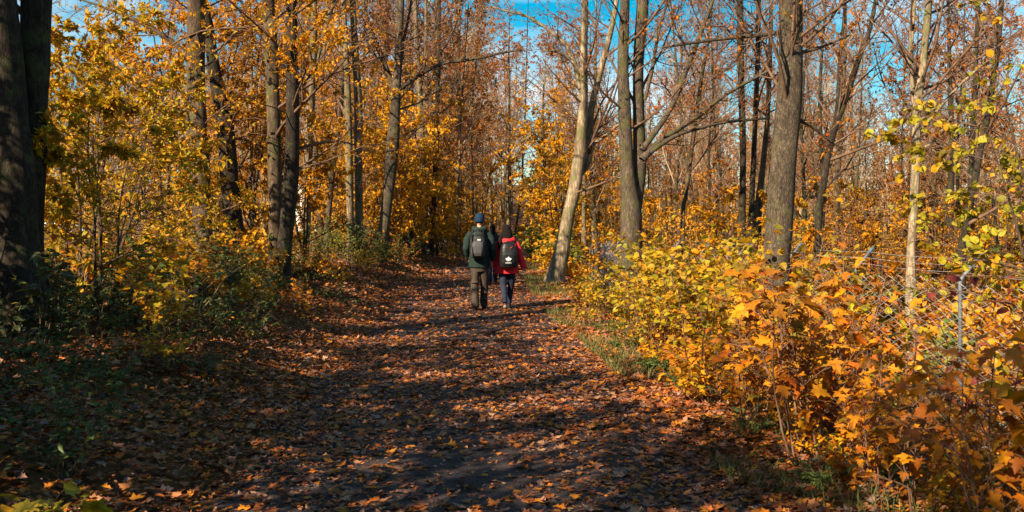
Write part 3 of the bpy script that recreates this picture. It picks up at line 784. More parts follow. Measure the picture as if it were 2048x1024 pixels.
for x, y, side in spots:
    k = int(g.choice([0, 1, 2, 4, 5, 2, 5, 3])) if not side else int(g.choice([6, 7, 6, 7, 3, 2, 5, 6]))
    lab, grp = (('slender bare-topped tree with sparse rusty leaves deep in the wood behind the fence', 'trees deep in the wood on the right') if side else
                ('slender tree with thin rust-brown leaves standing in the wood beyond the left bank', 'trees in the wood on the left'))
    loc = (x, y, float(H(x, y))); s = float(g.uniform(.8, 1.2)) * (1.08 if not side else .92) * (1.35 if y > 95 else 1)
    key = k
    if key not in used:
        used.add(key); o = FP[k]; o.location = loc; o.scale = (s,) * 3; o.rotation_euler = (0, 0, g.uniform(0, 6.28)); tag(o, lab, 'tree', grp)
    else:
        dup(FP[k], loc, float(g.uniform(0, 6.28)), s, lab, grp, tilt=(float(g.normal(0, .035)), float(g.normal(0, .035))))

# --- thin pale pole saplings crowding the left edge of the path beyond the couple
def pole(sd, h):
    g = np.random.default_rng(sd); P = grow(np.zeros((1, 3)), np.array([[g.normal(0, .05), g.normal(0, .05), 1.]]), np.array([h]), 10, .03, .04, g); r = taper(np.array([.028]), np.array([.006]), 10)
    root = empty('pole_sapling', (0, 0, 0)); mb = MB(); v, f = tubes(P, r, 6); mb.add(v, f); mb.build('trunk', MW['tan'], root)
    mb = MB(); crown_from(mb, P, r, np.array([h]), dict(n1=22, n2=5, n3=3, l1=1.0, t0=.2, a1=.7, up=.08, leaf_n=2.5, leaf_s=.1, twig=.004, clump=sd), g)
    mb.build('crown', [MW['paletwig'], ML['gold']], root); return root


PP = [pole(501, 5), pole(502, 6), pole(503, 4)]; done = set()
for i in range(84):
    y = 36 + 46 * g.uniform(); side = -1 if g.uniform() < .8 else 1
    u = side * (2.9 + 7 * g.uniform() ** 1.5); x = float(pc(y)) + u; k = i % 3; s = float(g.uniform(.7, 1.35)); loc = (x, y, float(H(x, y)) - .03)
    lb, gp = 'thin pale pole sapling crowding the path edge beyond the couple', 'pole saplings beyond the couple'
    if k not in done:
        done.add(k); o = PP[k]; o.location = loc; o.scale = (s,) * 3; tag(o, lb, 'sapling', gp)
    else:
        dup(PP[k], loc, float(g.uniform(0, 6.28)), s, lb, gp, tilt=(float(g.normal(0, .05)), float(g.normal(0, .05))))

# --- the wood in the far distance, one mass nobody could count
mb = MB()
n = 420
y = g.uniform(92, 135, n); x = g.uniform(-.62, .62, n) * y; keep = np.abs(x - pc(y)) > 3.5; x, y = x[keep], y[keep]; n = len(x)
h = g.uniform(9, 16, n) * np.where(x > 4, .85, 1.1)
S = np.stack([x, y, H(x, y) - .2], -1)
P = grow(S, np.array([[0, 0, 1.]]) + g.normal(0, .04, (n, 3)), h, 6, .03, .05, g)
v, f = tubes(P, taper(g.uniform(.07, .2, n), np.full(n, .03), 6), 5); mb.add(v, f)
crown_from(mb, P, taper(np.full(n, .1), np.full(n, .03), 6), h, dict(n1=11, n2=5, n3=0, l1=3.2, t0=.15, a1=.8, up=.1, leaf_n=9, leaf_s=.24, lie=.3), g)
tag(mb.build('distant_wood', [MW['paletwig'], ML['far']]), kind='stuff')
mb = MB()
n = 26000
y = g.uniform(75, 130, n); x = g.uniform(-.62, .62, n) * y; keep = np.abs(x - pc(y)) > 3.2; x, y = x[keep], y[keep]; n = len(x)
z = H(x, y) + 4.5 * g.uniform(0, 1, n) ** 1.3 * (1 + .5 * np.sin(x * .7))
leaves(mb, 'quad', np.stack([x, y, z], -1), g.normal(0, 1, (n, 3)), g.normal(0, 1, (n, 3)), .34 * g.uniform(.5, 1.3, n), g=g)
tag(mb.build('distant_undergrowth', ML['gold']), kind='stuff')
OFFP = [(-3.3, -2.4, 1.05), (-3.9, -.4, 1.1), (-4.4, 1.4, 1.1), (-5.9, 3.4, 1.15), (-6.9, 5.4, 1.15), (-7.9, 8.0, 1.25), (-7.4, 2.0, 1.2), (-5.6, -4.2, 1.25), (-2.4, -4.6, 1.0), (-7.6, -7.0, 1.85)]

# ------------------------------------------------------------------ shrubs and saplings, one of each kind then copied
def shrub_proto(kind, h, nst, leafm, ls, sd, name, spread=.28, woodm='stem', dens=1.0, lo=.3):
    g = np.random.default_rng(sd)
    S = g.normal(0, .05, (nst, 3)) * np.array([1, 1, 0]); a = g.uniform(0, 6.28, nst)
    D = norm(np.stack([np.cos(a), np.sin(a), np.zeros(nst)], -1) * g.uniform(.2, 1, nst)[:, None] * spread * 2 + np.array([0, 0, 1.]))
    L = h * g.uniform(.55, 1.08, nst)
    P = grow(S, D, L, 10, .07, .03 if kind != 'bramble' else -.12, g); r = taper(np.full(nst, .0045 + .0022 * h), np.full(nst, .0018), 10)
    root = empty(name, (0, 0, 0))
    wd = MB(); v, f = tubes(P, r, 5); wd.add(v, f)
    p2, d2, l2, r2, t2 = spawn(P, r, L, 6 if kind != 'weed' else 2, lo, .97, .8, .34, g, .5)
    B = grow(p2, d2, l2, 5, .1, .0, g); rb = taper(np.minimum(r2 * .7, .004), np.full(len(l2), .0013), 5)
    v, f = tubes(B, rb, 4); wd.add(v, f)
    lf = MB()

    def put(A, per, t0):
        N, K, _ = A.shape; M = int(N * per)
        i = np.repeat(np.arange(N), int(per)); M = len(i)
        t = np.tile((np.arange(int(per)) + .5) / int(per), N) * (1 - t0) + t0 + g.uniform(-.03, .03, M)
        q = np.clip(t, 0, .999) * (K - 1); k = q.astype(int); fr = (q - k)[:, None]
        pos = A[i, k] * (1 - fr) + A[i, k + 1] * fr; tan = norm(A[i, k + 1] - A[i, k])
        az = g.uniform(0, 6.28, M)
        out = np.stack([np.cos(az), np.sin(az), np.zeros(M)], -1)
        keep = g.uniform(0, 1, M) < .85
        pos, tan, out = pos[keep], tan[keep], out[keep]; M = len(pos)
        if kind == 'maple':
            pl = g.uniform(.05, .12, M)[:, None]
            end = pos + pl * norm(out * .9 + tan * .5 + np.array([0, 0, .25]))
            PP = np.stack([pos, (pos + end) / 2 + np.array([0, 0, .008]), end], 1)
            v, f = tubes(PP, np.full((M, 3), .0014), 3); wd.add(v, f)
            fw = norm(out + np.array([0, 0, -.30]) + .22 * g.normal(0, 1, (M, 3))); nr = norm(np.array([0, 0, 1.]) + .38 * g.normal(0, 1, (M, 3)))
            leaves(lf, 'maple', end, fw, nr, ls * g.uniform(.35, 1.3, M), g=g, droop=(-.2, .9), fold=(-.3, .5))
        elif kind == 'hazel':
            end = pos + .015 * out
            fw = norm(out + .5 * tan + np.array([0, 0, -.35]) + .25 * g.normal(0, 1, (M, 3))); nr = norm(np.array([0, 0, .8]) + .6 * g.normal(0, 1, (M, 3)))
            leaves(lf, 'round', end, fw, nr, ls * g.uniform(.45, 1.2, M), g=g)
        else:
            fw = norm(out + .2 * tan + np.array([0, 0, -.25]) + .25 * g.normal(0, 1, (M, 3))); nr = norm(np.array([0, 0, 1.]) + .4 * g.normal(0, 1, (M, 3)))
            leaves(lf, 'oval', pos, fw, nr, ls * g.uniform(.5, 1.2, M), g=g)
    put(P, 9 * dens, lo); put(B, 6 * dens, max(.2, lo - .15))
    wd.build('stems', MW[woodm], root); lf.build('foliage', ML[leafm], root)
    return root


def place(protos, pts, label, cat_, group, seed_):
    """pts: (x, y, scale, kind, label override); first use of a kind moves the original"""
    g = np.random.default_rng(seed_); done = set()
    for x, y, s, k in pts:
        loc = (x, y, float(H(x, y)) - .01)
        lb, gp = (label[k], group[k]) if isinstance(label, (list, tuple)) else (label, group)
        if k not in done:
            done.add(k); o = protos[k]; o.location = loc; o.scale = (s,) * 3; o.rotation_euler = (0, 0, float(g.uniform(0, 6.28))); tag(o, lb, cat_, gp)
        else:
            dup(protos[k], loc, float(g.uniform(0, 6.28)), s, lb, gp, tilt=(float(g.normal(0, .06)), float(g.normal(0, .06))))


g = np.random.default_rng(5)
# maple saplings, near right
PM = [shrub_proto('maple', 1.0, n, lm, .072, 200 + i, 'maple_sapling', dens=1.05, lo=.22, spread=.22) for i, (n, lm) in enumerate([(5, 'maple'), (6, 'maple'), (4, 'maple'), (5, 'maple'), (5, 'orange'), (4, 'gold')])]
pts = []
tx = [1400, 1450, 1520, 1580, 1660, 1760, 1850, 1920, 1990, 2060, 2300]; ty = [620, 530, 500, 480, 490, 530, 600, 630, 620, 590, 570]
tries = 0
while len(pts) < 60 and tries < 6000:
    tries += 1
    y = 3.25 + 7.3 * g.uniform() ** 1.1; x = g.uniform(1.3, 5.6); u = x - float(pc(y)); px = CX + F * x / y
    if u < 1.72 + .35 * min(1, max(0, y - 4)) or px < 1430 or px > 2330: continue
    if 1770 < px < 2120 and y > 5.0 and g.uniform() < .85: continue
    zt = CAMZ - (float(np.interp(px, tx, ty)) - HZ) / F * y
    hh = (zt - float(H(x, y))) * g.uniform(.35, 1.0)
    if hh < .3 or hh > 1.75: continue
    if any((x - a) ** 2 + (y - b) ** 2 < .10 for a, b, _, _ in pts): continue
    pts.append((x, y, hh, int(g.choice([0, 1, 2, 3, 0, 1, 3, 4, 5]))))
PMl = 'maple sapling with orange and gold lobed leaves in the thicket at the near right'
place(PM, pts, [PMl] * 4 + ['maple sapling with deep orange lobed leaves in the near right thicket', 'maple sapling with light gold lobed leaves in the near right thicket'], 'sapling',
      ['maple saplings at the near right'] * 4 + ['deep orange maple saplings', 'light gold maple saplings'], 6)

# hazel saplings, middle right
PH = [shrub_proto('hazel', 1.0, n, lm, .058, 230 + i, 'hazel_sapling', dens=1.0, spread=.4, woodm='twig') for i, (n, lm) in enumerate([(7, 'hazel'), (6, 'hazel'), (8, 'hazel'), (6, 'gold'), (6, 'limebranch')])]
pts = []; tries = 0
tx = [1070, 1110, 1160, 1230, 1300, 1360, 1420, 1500, 1600, 1700]; ty = [580, 545, 545, 525, 470, 405, 395, 415, 450, 490]
while len(pts) < 104 and tries < 6000:
    tries += 1
    y = 7.5 + 20 * g.uniform() ** .9; x = g.uniform(.3, 6); u = x - float(pc(y)); px = CX + F * x / y
    if u < 1.8 or px < 1072 or px > 1640: continue
    if y < 9.5 and px > 1500: continue
    if 1140 < px < 1300 and u > 2.9 and y > 15: continue
    zt = CAMZ - (float(np.interp(px, tx, ty)) - HZ) / F * y
    hh = (zt - float(H(x, y))) * g.uniform(.3, 1.05)
    if hh < .3 or hh > 2.6: continue
    if any((x - a) ** 2 + (y - b) ** 2 < .12 for a, b, _, _ in pts): continue
    pts.append((x, y, hh, int(g.choice([0, 1, 2, 0, 1, 2, 3, 4]))))
place(PH, pts, ['hazel sapling with round yellow leaves in the thicket right of the path'] * 3 + ['hazel sapling with deep gold leaves in the thicket right of the path', 'hazel sapling with lime leaves in the thicket right of the path'], 'sapling',
      ['yellow hazel saplings right of the path'] * 3 + ['gold hazel saplings', 'lime hazel saplings'], 7)

# shrubs behind the fence and farther along the right
PB = [shrub_proto('hazel', 1.0, 9, lm, .085, 260 + i, 'shrub', spread=.5, woodm='twig', dens=1.2) for i, lm in enumerate(['orange', 'rust', 'gold', 'holly', 'yellow'])]
pts = []
px0 = lambda x, y: CX + F * x / y
pts = [(W(1075, 0, 36)[0], 36, 1.7, 3), (W(1092, 0, 33)[0], 33, 1.3, 3), (W(1070, 0, 44)[0], 44, 2.0, 3), (W(1085, 0, 39)[0], 39, 1.7, 4), (1.35, 29.5, 1.2, 4), (1.6, 31.5, 1.5, 3), (1.3, 34, 1.5, 4), (2.2, 33, 1.6, 2), (1.5, 37, 1.6, 4), (2.0, 29, 1.1, 2), (W(1320, 0, 26)[0], 26, 1.5, 2)]
while len(pts) < 165:
    y = 9 + 32 * g.uniform(); x = g.uniform(1, .56 * y); u = x - float(pc(y))
    if x < (5.4 - (y - 11.6) * .06 + .5 if y < 26 else pc(y) + 2.4): continue
    if 1125 < CX + F * x / y < 1315 and y < 47: continue
    if len(pts) < 60 and (y > 24 or px0(x, y) < 1450): continue
    px = CX + F * x / y
    k = int(g.choice([0, 1, 2, 2, 3])) if px > 1350 else int(g.choice([2, 4, 0, 2, 4, 3]))
    pts.append((x, y, g.uniform(.8, 1.5) if y < 20 else g.uniform(.9, 2.1), k))
place(PB, pts, ['orange-leaved shrub on the low ground right of the path', 'brown-leaved shrub on the low ground right of the path', 'gold-leaved shrub on the low ground right of the path', 'green-leaved shrub beyond the couple on the right verge', 'yellow-leaved shrub on the right of the path by the concrete wall'],
      'shrub', ['orange shrubs on the right', 'brown shrubs on the right', 'gold shrubs on the right', 'green shrubs on the right', 'yellow shrubs on the right'], 8)

# ivy-green and brown shrubs on the left bank, then thin brown stems beneath the trees
PG = [shrub_proto('bush', 1.0, 10, lm, .06, 280 + i, nm, spread=.55, woodm='twig', dens=1.7) for i, (lm, nm) in enumerate([('holly', 'bush'), ('green', 'bush'), ('gold', 'bush'), ('rust', 'bush'), ('limegold', 'bush')])]
pts = [(W(640, 0, 29)[0], 29, 1.5, 0), (W(700, 0, 28.5)[0], 28.5, 1.4, 0), (W(722, 0, 29.3)[0], 29.3, 1.7, 1), (W(745, 0, 29.5)[0], 29.5, 1.2, 1), (W(670, 0, 31)[0], 31, 1.6, 0), (W(790, 0, 31)[0], 31, 1.1, 0), (W(620, 0, 27)[0], 27, 1.2, 0),
       (W(835, 0, 36)[0], 36, 1.2, 1), (W(800, 0, 33)[0], 33, 1.0, 3), (W(760, 0, 30.5)[0], 30.5, 1.0, 1)]
while len(pts) < 120:
    y = 15 + 40 * g.uniform(); x = g.uniform(-.56 * y, 1); u = x - float(pc(y))
    if u > -2.9: continue
    pts.append((x, y, g.uniform(.5, 1.35) * (1.25 if y > 34 else 1), int(g.choice([2, 3, 4, 2, 0, 4, 3]))))
place(PG, pts, ['yellow-green bush low among the trunks on the left bank', 'dark green bush at the foot of the trunks on the left bank', 'gold bush among the trunks on the left bank', 'brown-leaved bush among the trunks on the left bank', 'lime and gold bush among the trunks on the left bank'],
      'bush', ['yellow-green bushes on the left', 'dark green bushes on the left', 'gold bushes on the left', 'brown bushes on the left', 'lime bushes on the left'], 9)

# low maple seedlings in front of the thicket
PL = [shrub_proto('maple', 1.0, 4, lm, .16, 350 + i, 'maple_seedling', dens=.8, spread=.5, lo=.3) for i, lm in enumerate(['maple', 'gold'])]
pts = []
while len(pts) < 46:
    y = 4.6 + 8 * g.uniform(); u = g.uniform(1.95, 3.0)
    pts.append((float(pc(y)) + u, y, g.uniform(.2, .55), int(g.integers(0, 2))))
place(PL, pts, ['knee-high orange maple seedling at the foot of the right thicket', 'knee-high gold maple seedling at the foot of the right thicket'], 'seedling', ['low orange maple seedlings on the right', 'low gold maple seedlings on the right'], 14)

# nettles and brambles: left bank front and along the right verge
PN = [shrub_proto('weed', 1.0, 9, 'weed', .105, 300, 'nettle_clump', spread=.35, woodm='twig', dens=1.5), shrub_proto('bramble', 1.0, 8, 'weed', .085, 301, 'bramble', spread=.8, woodm='stem', dens=1.6), shrub_proto('weed', 1.0, 7, 'green', .10, 302, 'nettle_clump', spread=.45, woodm='twig', dens=1.5), shrub_proto('weed', 1.0, 8, 'freshweed', .16, 303, 'leafy_weed', spread=.7, woodm='twig', dens=1.6)]
pts = []; tries = 0
while len(pts) < 150 and tries < 9000:
    tries += 1
    y = 5.2 + 17 * g.uniform(); x = g.uniform(-.54 * y, -1.9); u = x - float(pc(y))
    if u > -2.35 - .6 * g.uniform(): continue
    if any((x - a) ** 2 + (y - b) ** 2 < .10 for a, b, _, _ in pts): continue
    pts.append((x, y, g.uniform(.35, .8) * (1.35 if u < -3.6 and y > 8 else 1), int(g.integers(0, 3))))
nl = len(pts)
while len(pts) < nl + 95:
    y = 4.4 + 11 * g.uniform(); u = g.uniform(1.8, 3.3); pts.append((float(pc(y)) + u, y, g.uniform(.14, .34), int(g.choice([3, 3, 2, 3, 1]))))
place(PN, pts, ['dark green nettle clump in the shade of a path edge', 'trailing bramble with dark green leaves in the shade of a path edge', 'mid green leafy weed clump in the shade of a path edge', 'fresh green weed clump along the foot of the right thicket'], 'weeds', ['nettle clumps by the path', 'brambles by the path', 'leafy weeds by the path', 'fresh green weeds on the right verge'], 10)

# seedlings of maple with gold and rusty leaves among the weeds of the left bank
PS = [shrub_proto('maple', 1.0, 4, lm, .11, 310 + i, 'maple_seedling', dens=.8, spread=.4, lo=.35) for i, lm in enumerate(['gold', 'orange', 'limegold'])]
pts = []
while len(pts) < 84:
    y = 8 + 15 * g.uniform(); x = g.uniform(-.54 * y, -1.9); u = x - float(pc(y))
    if u > -2.6 or (x / y < -.38 and y < 13): continue
    pts.append((x, y, g.uniform(.35, 1.25) * min(1, .45 + (-u - 2.4) * .35), int(g.choice([0, 1, 2, 0, 2]))))
place(PS, pts, ['gold maple seedling among weeds on the left bank', 'rusty orange maple seedling among weeds on the left bank', 'lime and gold maple seedling among weeds on the left bank'], 'seedling', ['gold maple seedlings on the left', 'rusty maple seedlings on the left', 'lime maple seedlings on the left'], 12)

# thin pale canes and dead stems on the left bank
def cane(name, sd, h):
    g = np.random.default_rng(sd); n = 4
    P = grow(g.normal(0, .06, (n, 3)) * np.array([1, 1, 0]), norm(np.array([0, 0, 1.]) + g.normal(0, .32, (n, 3))), h * g.uniform(.5, 1, n), 8, .09, .0, g)
    r = taper(np.full(n, .0055), np.full(n, .002), 8); mb = MB(); v, f = tubes(P, r, 5); mb.add(v, f)
    p2, d2, l2, r2, _ = spawn(P, r, np.full(n, h), 5, .2, .95, .8, .3, g); B = grow(p2, d2, l2, 5, .12, .02, g)
    v, f = tubes(B, taper(np.full(len(l2), .003), np.full(len(l2), .0015), 5), 4); mb.add(v, f)
    return mb.build(name, MW['paletwig'])


PC = [cane('dead_cane', 320, 1.0), cane('dead_cane', 321, 1.0), cane('dead_cane', 322, 1.0)]
done = set(); g = np.random.default_rng(13); nn = 0
while nn < 80:
    y = 11 + 46 * g.uniform(); x = g.uniform(-.5 * y, -1.5); u = x - float(pc(y))
    if u > -2.7: continue
    nn += 1; k = nn % 3; s = float(g.uniform(.5, 1.3)) * (1.6 if y > 32 else 1)
    lb, gp = 'dead pale leafless canes sticking up from the left bank', 'dead canes on the left bank'
    if k not in done:
        done.add(k); o = PC[k]; o.location = (x, y, float(H(x, y))); o.scale = (s,) * 3; tag(o, lb, 'cane', gp)
    else:
        dup(PC[k], (x, y, float(H(x, y))), float(g.uniform(0, 6.28)), s, lb, gp)

# a few singled-out near plants
o = shrub_proto('maple', .55, 2, 'limebranch', .15, 340, 'maple_seedling', dens=.55, spread=.5); p = W(70, 960, 4.55); o.location = (p[0] - .05, 4.55, float(H(p[0], 4.55))); o.scale = (1, 1, .75)
tag(o, 'maple seedling with a few lime-green lobed leaves at the lower left corner', 'seedling')
o = shrub_proto('hazel', 1.9, 2, 'yellow', .13, 341, 'hazel_sapling', dens=.7, spread=.25, woodm='stem'); o.location = (2.32, 4.35, float(H(2.32, 4.35)))
tag(o, 'tall hazel sapling with broad bright yellow leaves cut by the right edge', 'sapling')
o = shrub_proto('bush', 1.75, 3, 'red', .07, 342, 'dogwood', dens=.8, spread=.3, woodm='stem'); o.location = (2.75, 5.6, float(H(2.75, 5.6)))
tag(o, 'dogwood with dark red leaves and reddish stems before the fence', 'shrub')

# unseen trees added left of and behind the viewpoint to shade the foreground
OFF = [sprays('x', 0, 0, 5.2, 'shade', 1.9, n=(5, 11, 6, 5), ls=.105, leaf='quad', ln=5.0, even=True, build=False, zlo=.02, name='shade_tree', x=0)]
for i, (x, y, s) in enumerate(OFFP):
    lab = 'unseen thicket tree added beside the viewpoint to shade the foreground'
    loc = (x, y, float(H(x, y)) - .05)
    if i == 0: o = OFF[0]; o.location = loc; o.scale = (s,) * 3; tag(o, lab, 'tree', 'unseen shade trees beside the viewpoint')
    else: dup(OFF[0], loc, i * 1.3, s, lab, 'unseen shade trees beside the viewpoint')

# ------------------------------------------------------------------ chain-link fence along the right
def fx(d): return 5.2 - (d - 11.6) * .060
zinc = plain_mat('zinc_steel', (.13, .14, .155), .6, .4, .3, .25, 12)
wirem = plain_mat('zinc_wire', (.55, .53, .50), .5, .5, .2, .3, 20)
capm = plain_mat('blue_cap', (.06, .12, .2), .5)
FT = .95                                                        # height of the top of the mesh
ds = np.arange(5.6, 52, 3.0)
b0 = np.array([fx(11.6), 11.6, float(H(fx(11.6), 11.6))])
fence = tag(empty('chain_link_fence', b0), 'grey chain-link fence with angled post tops behind the saplings right of the path', 'fence')
M4 = __import__('mathutils').Matrix.Translation(-Vector(b0))
for d in ds:
    x = fx(d); z0 = float(H(x, d)) - .1
    mb = MB(); captube(mb, [(x, d, z0), (x, d, FT - .25), (x, d, FT - .02), (x + .015, d - .005, FT + .03), (x + .21, d, FT + .27)], [.024, .024, .024, .024, .02], 9)
    o = mb.build('fence_post', zinc, fence); o.data.transform(M4)
    mb = MB(); captube(mb, [(x + .19, d, FT + .247), (x + .255, d, FT + .325)], [.024, .024], 9)
    c = mb.build('post_cap', capm, o); c.data.transform(M4)
cell = .15; rise = .052; zb = FT - 1.85
n = int((ds[-1] - ds[0]) / cell)
k = np.arange(0, int(1.85 / rise) + 1)
dd = ds[0] + np.arange(n) * cell
D = dd[:, None] + np.where((k[None] + np.arange(n)[:, None]) % 2 == 0, 0, cell) * .98
gg = np.random.default_rng(2)
sag = .02 * np.sin(D * 2.1) + .03 * np.sin(D * .7)
P = np.stack([fx(D) - .03 + .008 * np.where((k[None] + np.arange(n)[:, None]) % 2 == 0, 1, -1) + .015 * np.sin(D * 1.3), D, FT + sag - .03 - np.repeat(k[None] * rise, n, 0)], -1)
mb = MB(); v, f = tubes(P, np.full(P.shape[:2], .0042), 3); mb.add(v, f)
mb.build('wire_mesh', wirem, fence).data.transform(M4)
for dx, dz in ((.06, .10), (.13, .18), (.20, .26)):
    y = np.linspace(ds[0], ds[-1], 90); ph = (y - ds[0]) % 3.0 / 3.0
    Pw = np.stack([fx(y) + dx, y, FT + dz - .05 * 4 * ph * (1 - ph) * .5], -1)
    mb = MB(); v, f = tubes(Pw[None], np.full((1, 90), .002), 4); mb.add(v, f)
    mb.build('top_wire', wirem, fence).data.transform(M4)

# ------------------------------------------------------------------ concrete wall behind the fence
def box(mb, x0, x1, y0, y1, z0, z1, m=0):
    v = np.array([[x, y, z] for x in (x0, x1) for y in (y0, y1) for z in (z0, z1)], float)
    mb.add(v, [[0, 1, 3, 2], [4, 6, 7, 5], [0, 4, 5, 1], [2, 3, 7, 6], [0, 2, 6, 4], [1, 5, 7, 3]], m, False)


conc = plain_mat('weathered_concrete', (.28, .24, .205), .9, .15, var=.45, scale=5, bump=.3, detail=8)
p0, p1 = W(1150, 477, 47), W(1292, 477, 47)
bz = float(H((p0[0] + p1[0]) / 2, 47))
wall = tag(empty('concrete_wall', ((p0[0] + p1[0]) / 2, 47, bz)), 'weathered grey concrete wall of upright panels behind the fence beyond the leaning tree', 'wall')
wT = __import__('mathutils').Matrix.Translation(-Vector(wall.location))
npan = 4; pw = (p1[0] - p0[0]) / npan
for i in range(npan):
    mb = MB(); box(mb, p0[0] + i * pw + .02, p0[0] + (i + 1) * pw - .02, 46.9, 47.05, bz - .2, .93 + (i % 2) * .03)
    mb.build('panel', conc, wall).data.transform(wT)
for i in range(npan + 1):
    mb = MB(); xx = p0[0] + i * pw; box(mb, xx - .06, xx + .06, 46.84, 47.1, bz - .2, .99)
    mb.build('pillar', conc, wall).data.transform(wT)
mb = MB(); box(mb, p0[0] + 1.3 * pw, p0[0] + 1.36 * pw, 46.87, 46.895, bz + .9, bz + 1.45); box(mb, p0[0] + 1.36 * pw, p0[0] + 1.5 * pw, 46.87, 46.895, bz + 1.37, bz + 1.45); box(mb, p0[0] + 1.52 * pw, p0[0] + 1.58 * pw, 46.87, 46.895, bz + .95, bz + 1.4)
mb.build('painted_mark', plain_mat('red_paint', (.45, .05, .04), .6), wall).data.transform(wT)

# ------------------------------------------------------------------ pale house glimpsed between the left trunks, and the meadow edge car
hx, hy = W(612, 0, 75)[0], 75.0; hz = float(H(hx, hy))
house = tag(empty('house', (hx, hy, hz)), 'white rendered house glimpsed between the trunks on the left', 'house')
mb = MB(); box(mb, -2.2, 1.6, -2, 4, -.3, 4.6)
mb.build('wall', plain_mat('white_render', (.78, .77, .75), .8, .2, var=.06), house)
mb = MB(); v = np.array([[-2.6, -2.4, 4.5], [2.0, -2.4, 4.5], [2.0, 4.4, 4.5], [-2.6, 4.4, 4.5], [-2.6, 1, 6.6], [2.0, 1, 6.6], [-2.6, -2.4, 4.65], [2.0, -2.4, 4.65], [2.0, 4.4, 4.65], [-2.6, 4.4, 4.65]])
mb.add(v, [[0, 3, 2, 1], [0, 1, 7, 6], [2, 3, 9, 8], [6, 7, 5, 4], [8, 9, 4, 5]], 0, False); mb.add(v, [[6, 4, 9], [7, 8, 5]], 0, False); mb.add(v, [[0, 6, 9, 3], [1, 2, 8, 7]], 0, False)
mb.build('roof', plain_mat('red_tiles', (.26, .09, .06), .8, var=.4, scale=10), house)
wm = plain_mat('window_frame', (.5, .48, .45), .6); gm = plain_mat('window_glass', (.03, .04, .05), .1, .6)
for wx in (-1.3, .6):
    for wz in (.9, 2.9):
        mb = MB(); box(mb, wx - .45, wx + .45, -2.04, -1.99, wz, wz + 1.1); fr = mb.build('window', wm, house)
        mb = MB(); box(mb, wx - .38, wx + .38, -2.06, -2.035, wz + .07, wz + 1.03); mb.build('pane', gm, fr)

cx_, cy_ = W(95, 0, 44)[0], 44.0; cz_ = float(H(cx_, cy_))
car = tag(empty('parked_car', (cx_, cy_, cz_)), 'pale silver parked car glimpsed beyond the thicket at the far left', 'car')
paint = plain_mat('silver_paint', (.50, .55, .62), .3, .5, .3, .05); rub = plain_mat('rubber', (.02, .02, .02), .9)
prof = np.array([(-2.1, .35), (-2.15, .75), (-1.95, .92), (-1.55, .98), (-.95, 1.42), (.55, 1.46), (1.15, 1.02), (1.95, .88), (2.15, .65), (2.1, .35)])
mb = MB(); np_ = len(prof)
wsc = np.array([.85, .88, .86, .84, .66, .66, .84, .84, .86, .85])
v = np.concatenate([np.stack([prof[:, 0], -wsc, prof[:, 1]], -1), np.stack([prof[:, 0], wsc, prof[:, 1]], -1)])
q = [[i, (i + 1) % np_, np_ + (i + 1) % np_, np_ + i] for i in range(np_)]
mb.add(v, q, 0, False); mb.add(v, [list(range(np_))[::-1]], 0, False); mb.add(v, [list(range(np_, 2 * np_))], 0, False)
mb.build('body', paint, car)
mb = MB(); box(mb, -.9, .62, -.78, -.70, 1.02, 1.34); mb.build('side_window', gm, car)
for wx in (-1.35, 1.35):
    for wy in (-.8, .8):
        a = np.linspace(0, 2 * np.pi, 17)[:-1]; mb = MB(); captube(mb, [(wx, wy - .1, .32), (wx, wy + .1, .32)], [.32, .32], 18)
        wl = mb.build('wheel', rub, car); mb = MB(); captube(mb, [(wx, wy - .112, .32), (wx, wy + .112, .32)], [.2, .2], 14); mb.build('rim', zinc, wl)

# ------------------------------------------------------------------ people (each faces +Y, away from the viewpoint, walking)
skin = plain_mat('skin', (.50, .27, .18), .55, .3, var=.1)
hairm = plain_mat('dark_hair', (.010, .007, .006), .85, .08, var=.5, scale=60)
hairb = plain_mat('brown_hair', (.09, .045, .022), .5, .4, var=.5, scale=60)


def fabric(name, col, var=.3, scale=9, bump=.5, rough=.85, col2=None): return plain_mat(name, col, rough, .15, var=var, scale=scale, bump=bump, col2=col2, detail=6)


def hand(mb, wrist, dirv, side, s=1.0):
    """palm, four bent fingers and a thumb hanging along dirv; side +1 has the thumb forward on the inner side"""
    w = np.array(wrist, float); d = norm(np.array(dirv, float)); fwd = np.array([0, 1., 0]); fwd = norm(fwd - (fwd @ d) * d); ins = np.cross(d, fwd) * side
    captube(mb, [w - d * .02, w + d * .03, w + d * .06, w + d * .09], np.array([.022, .028, .030, .026]) * s, 8)
    for i, (o, l) in enumerate([(.026, .070), (.009, .080), (-.009, .075), (-.025, .060)]):
        b = w + d * .085 + fwd * o * s
        captube(mb, [b, b + d * l * .4 + ins * .004, b + d * l * .75 + ins * .016, b + d * l * .9 + ins * .034], np.array([.0095, .009, .008, .007]) * s, 6)
    b = w + d * .03 + fwd * .028 * s
    captube(mb, [b, b + d * .03 + fwd * .02 + ins * .012, b + d * .055 + fwd * .024 + ins * .022], np.array([.012, .010, .008]) * s, 6)


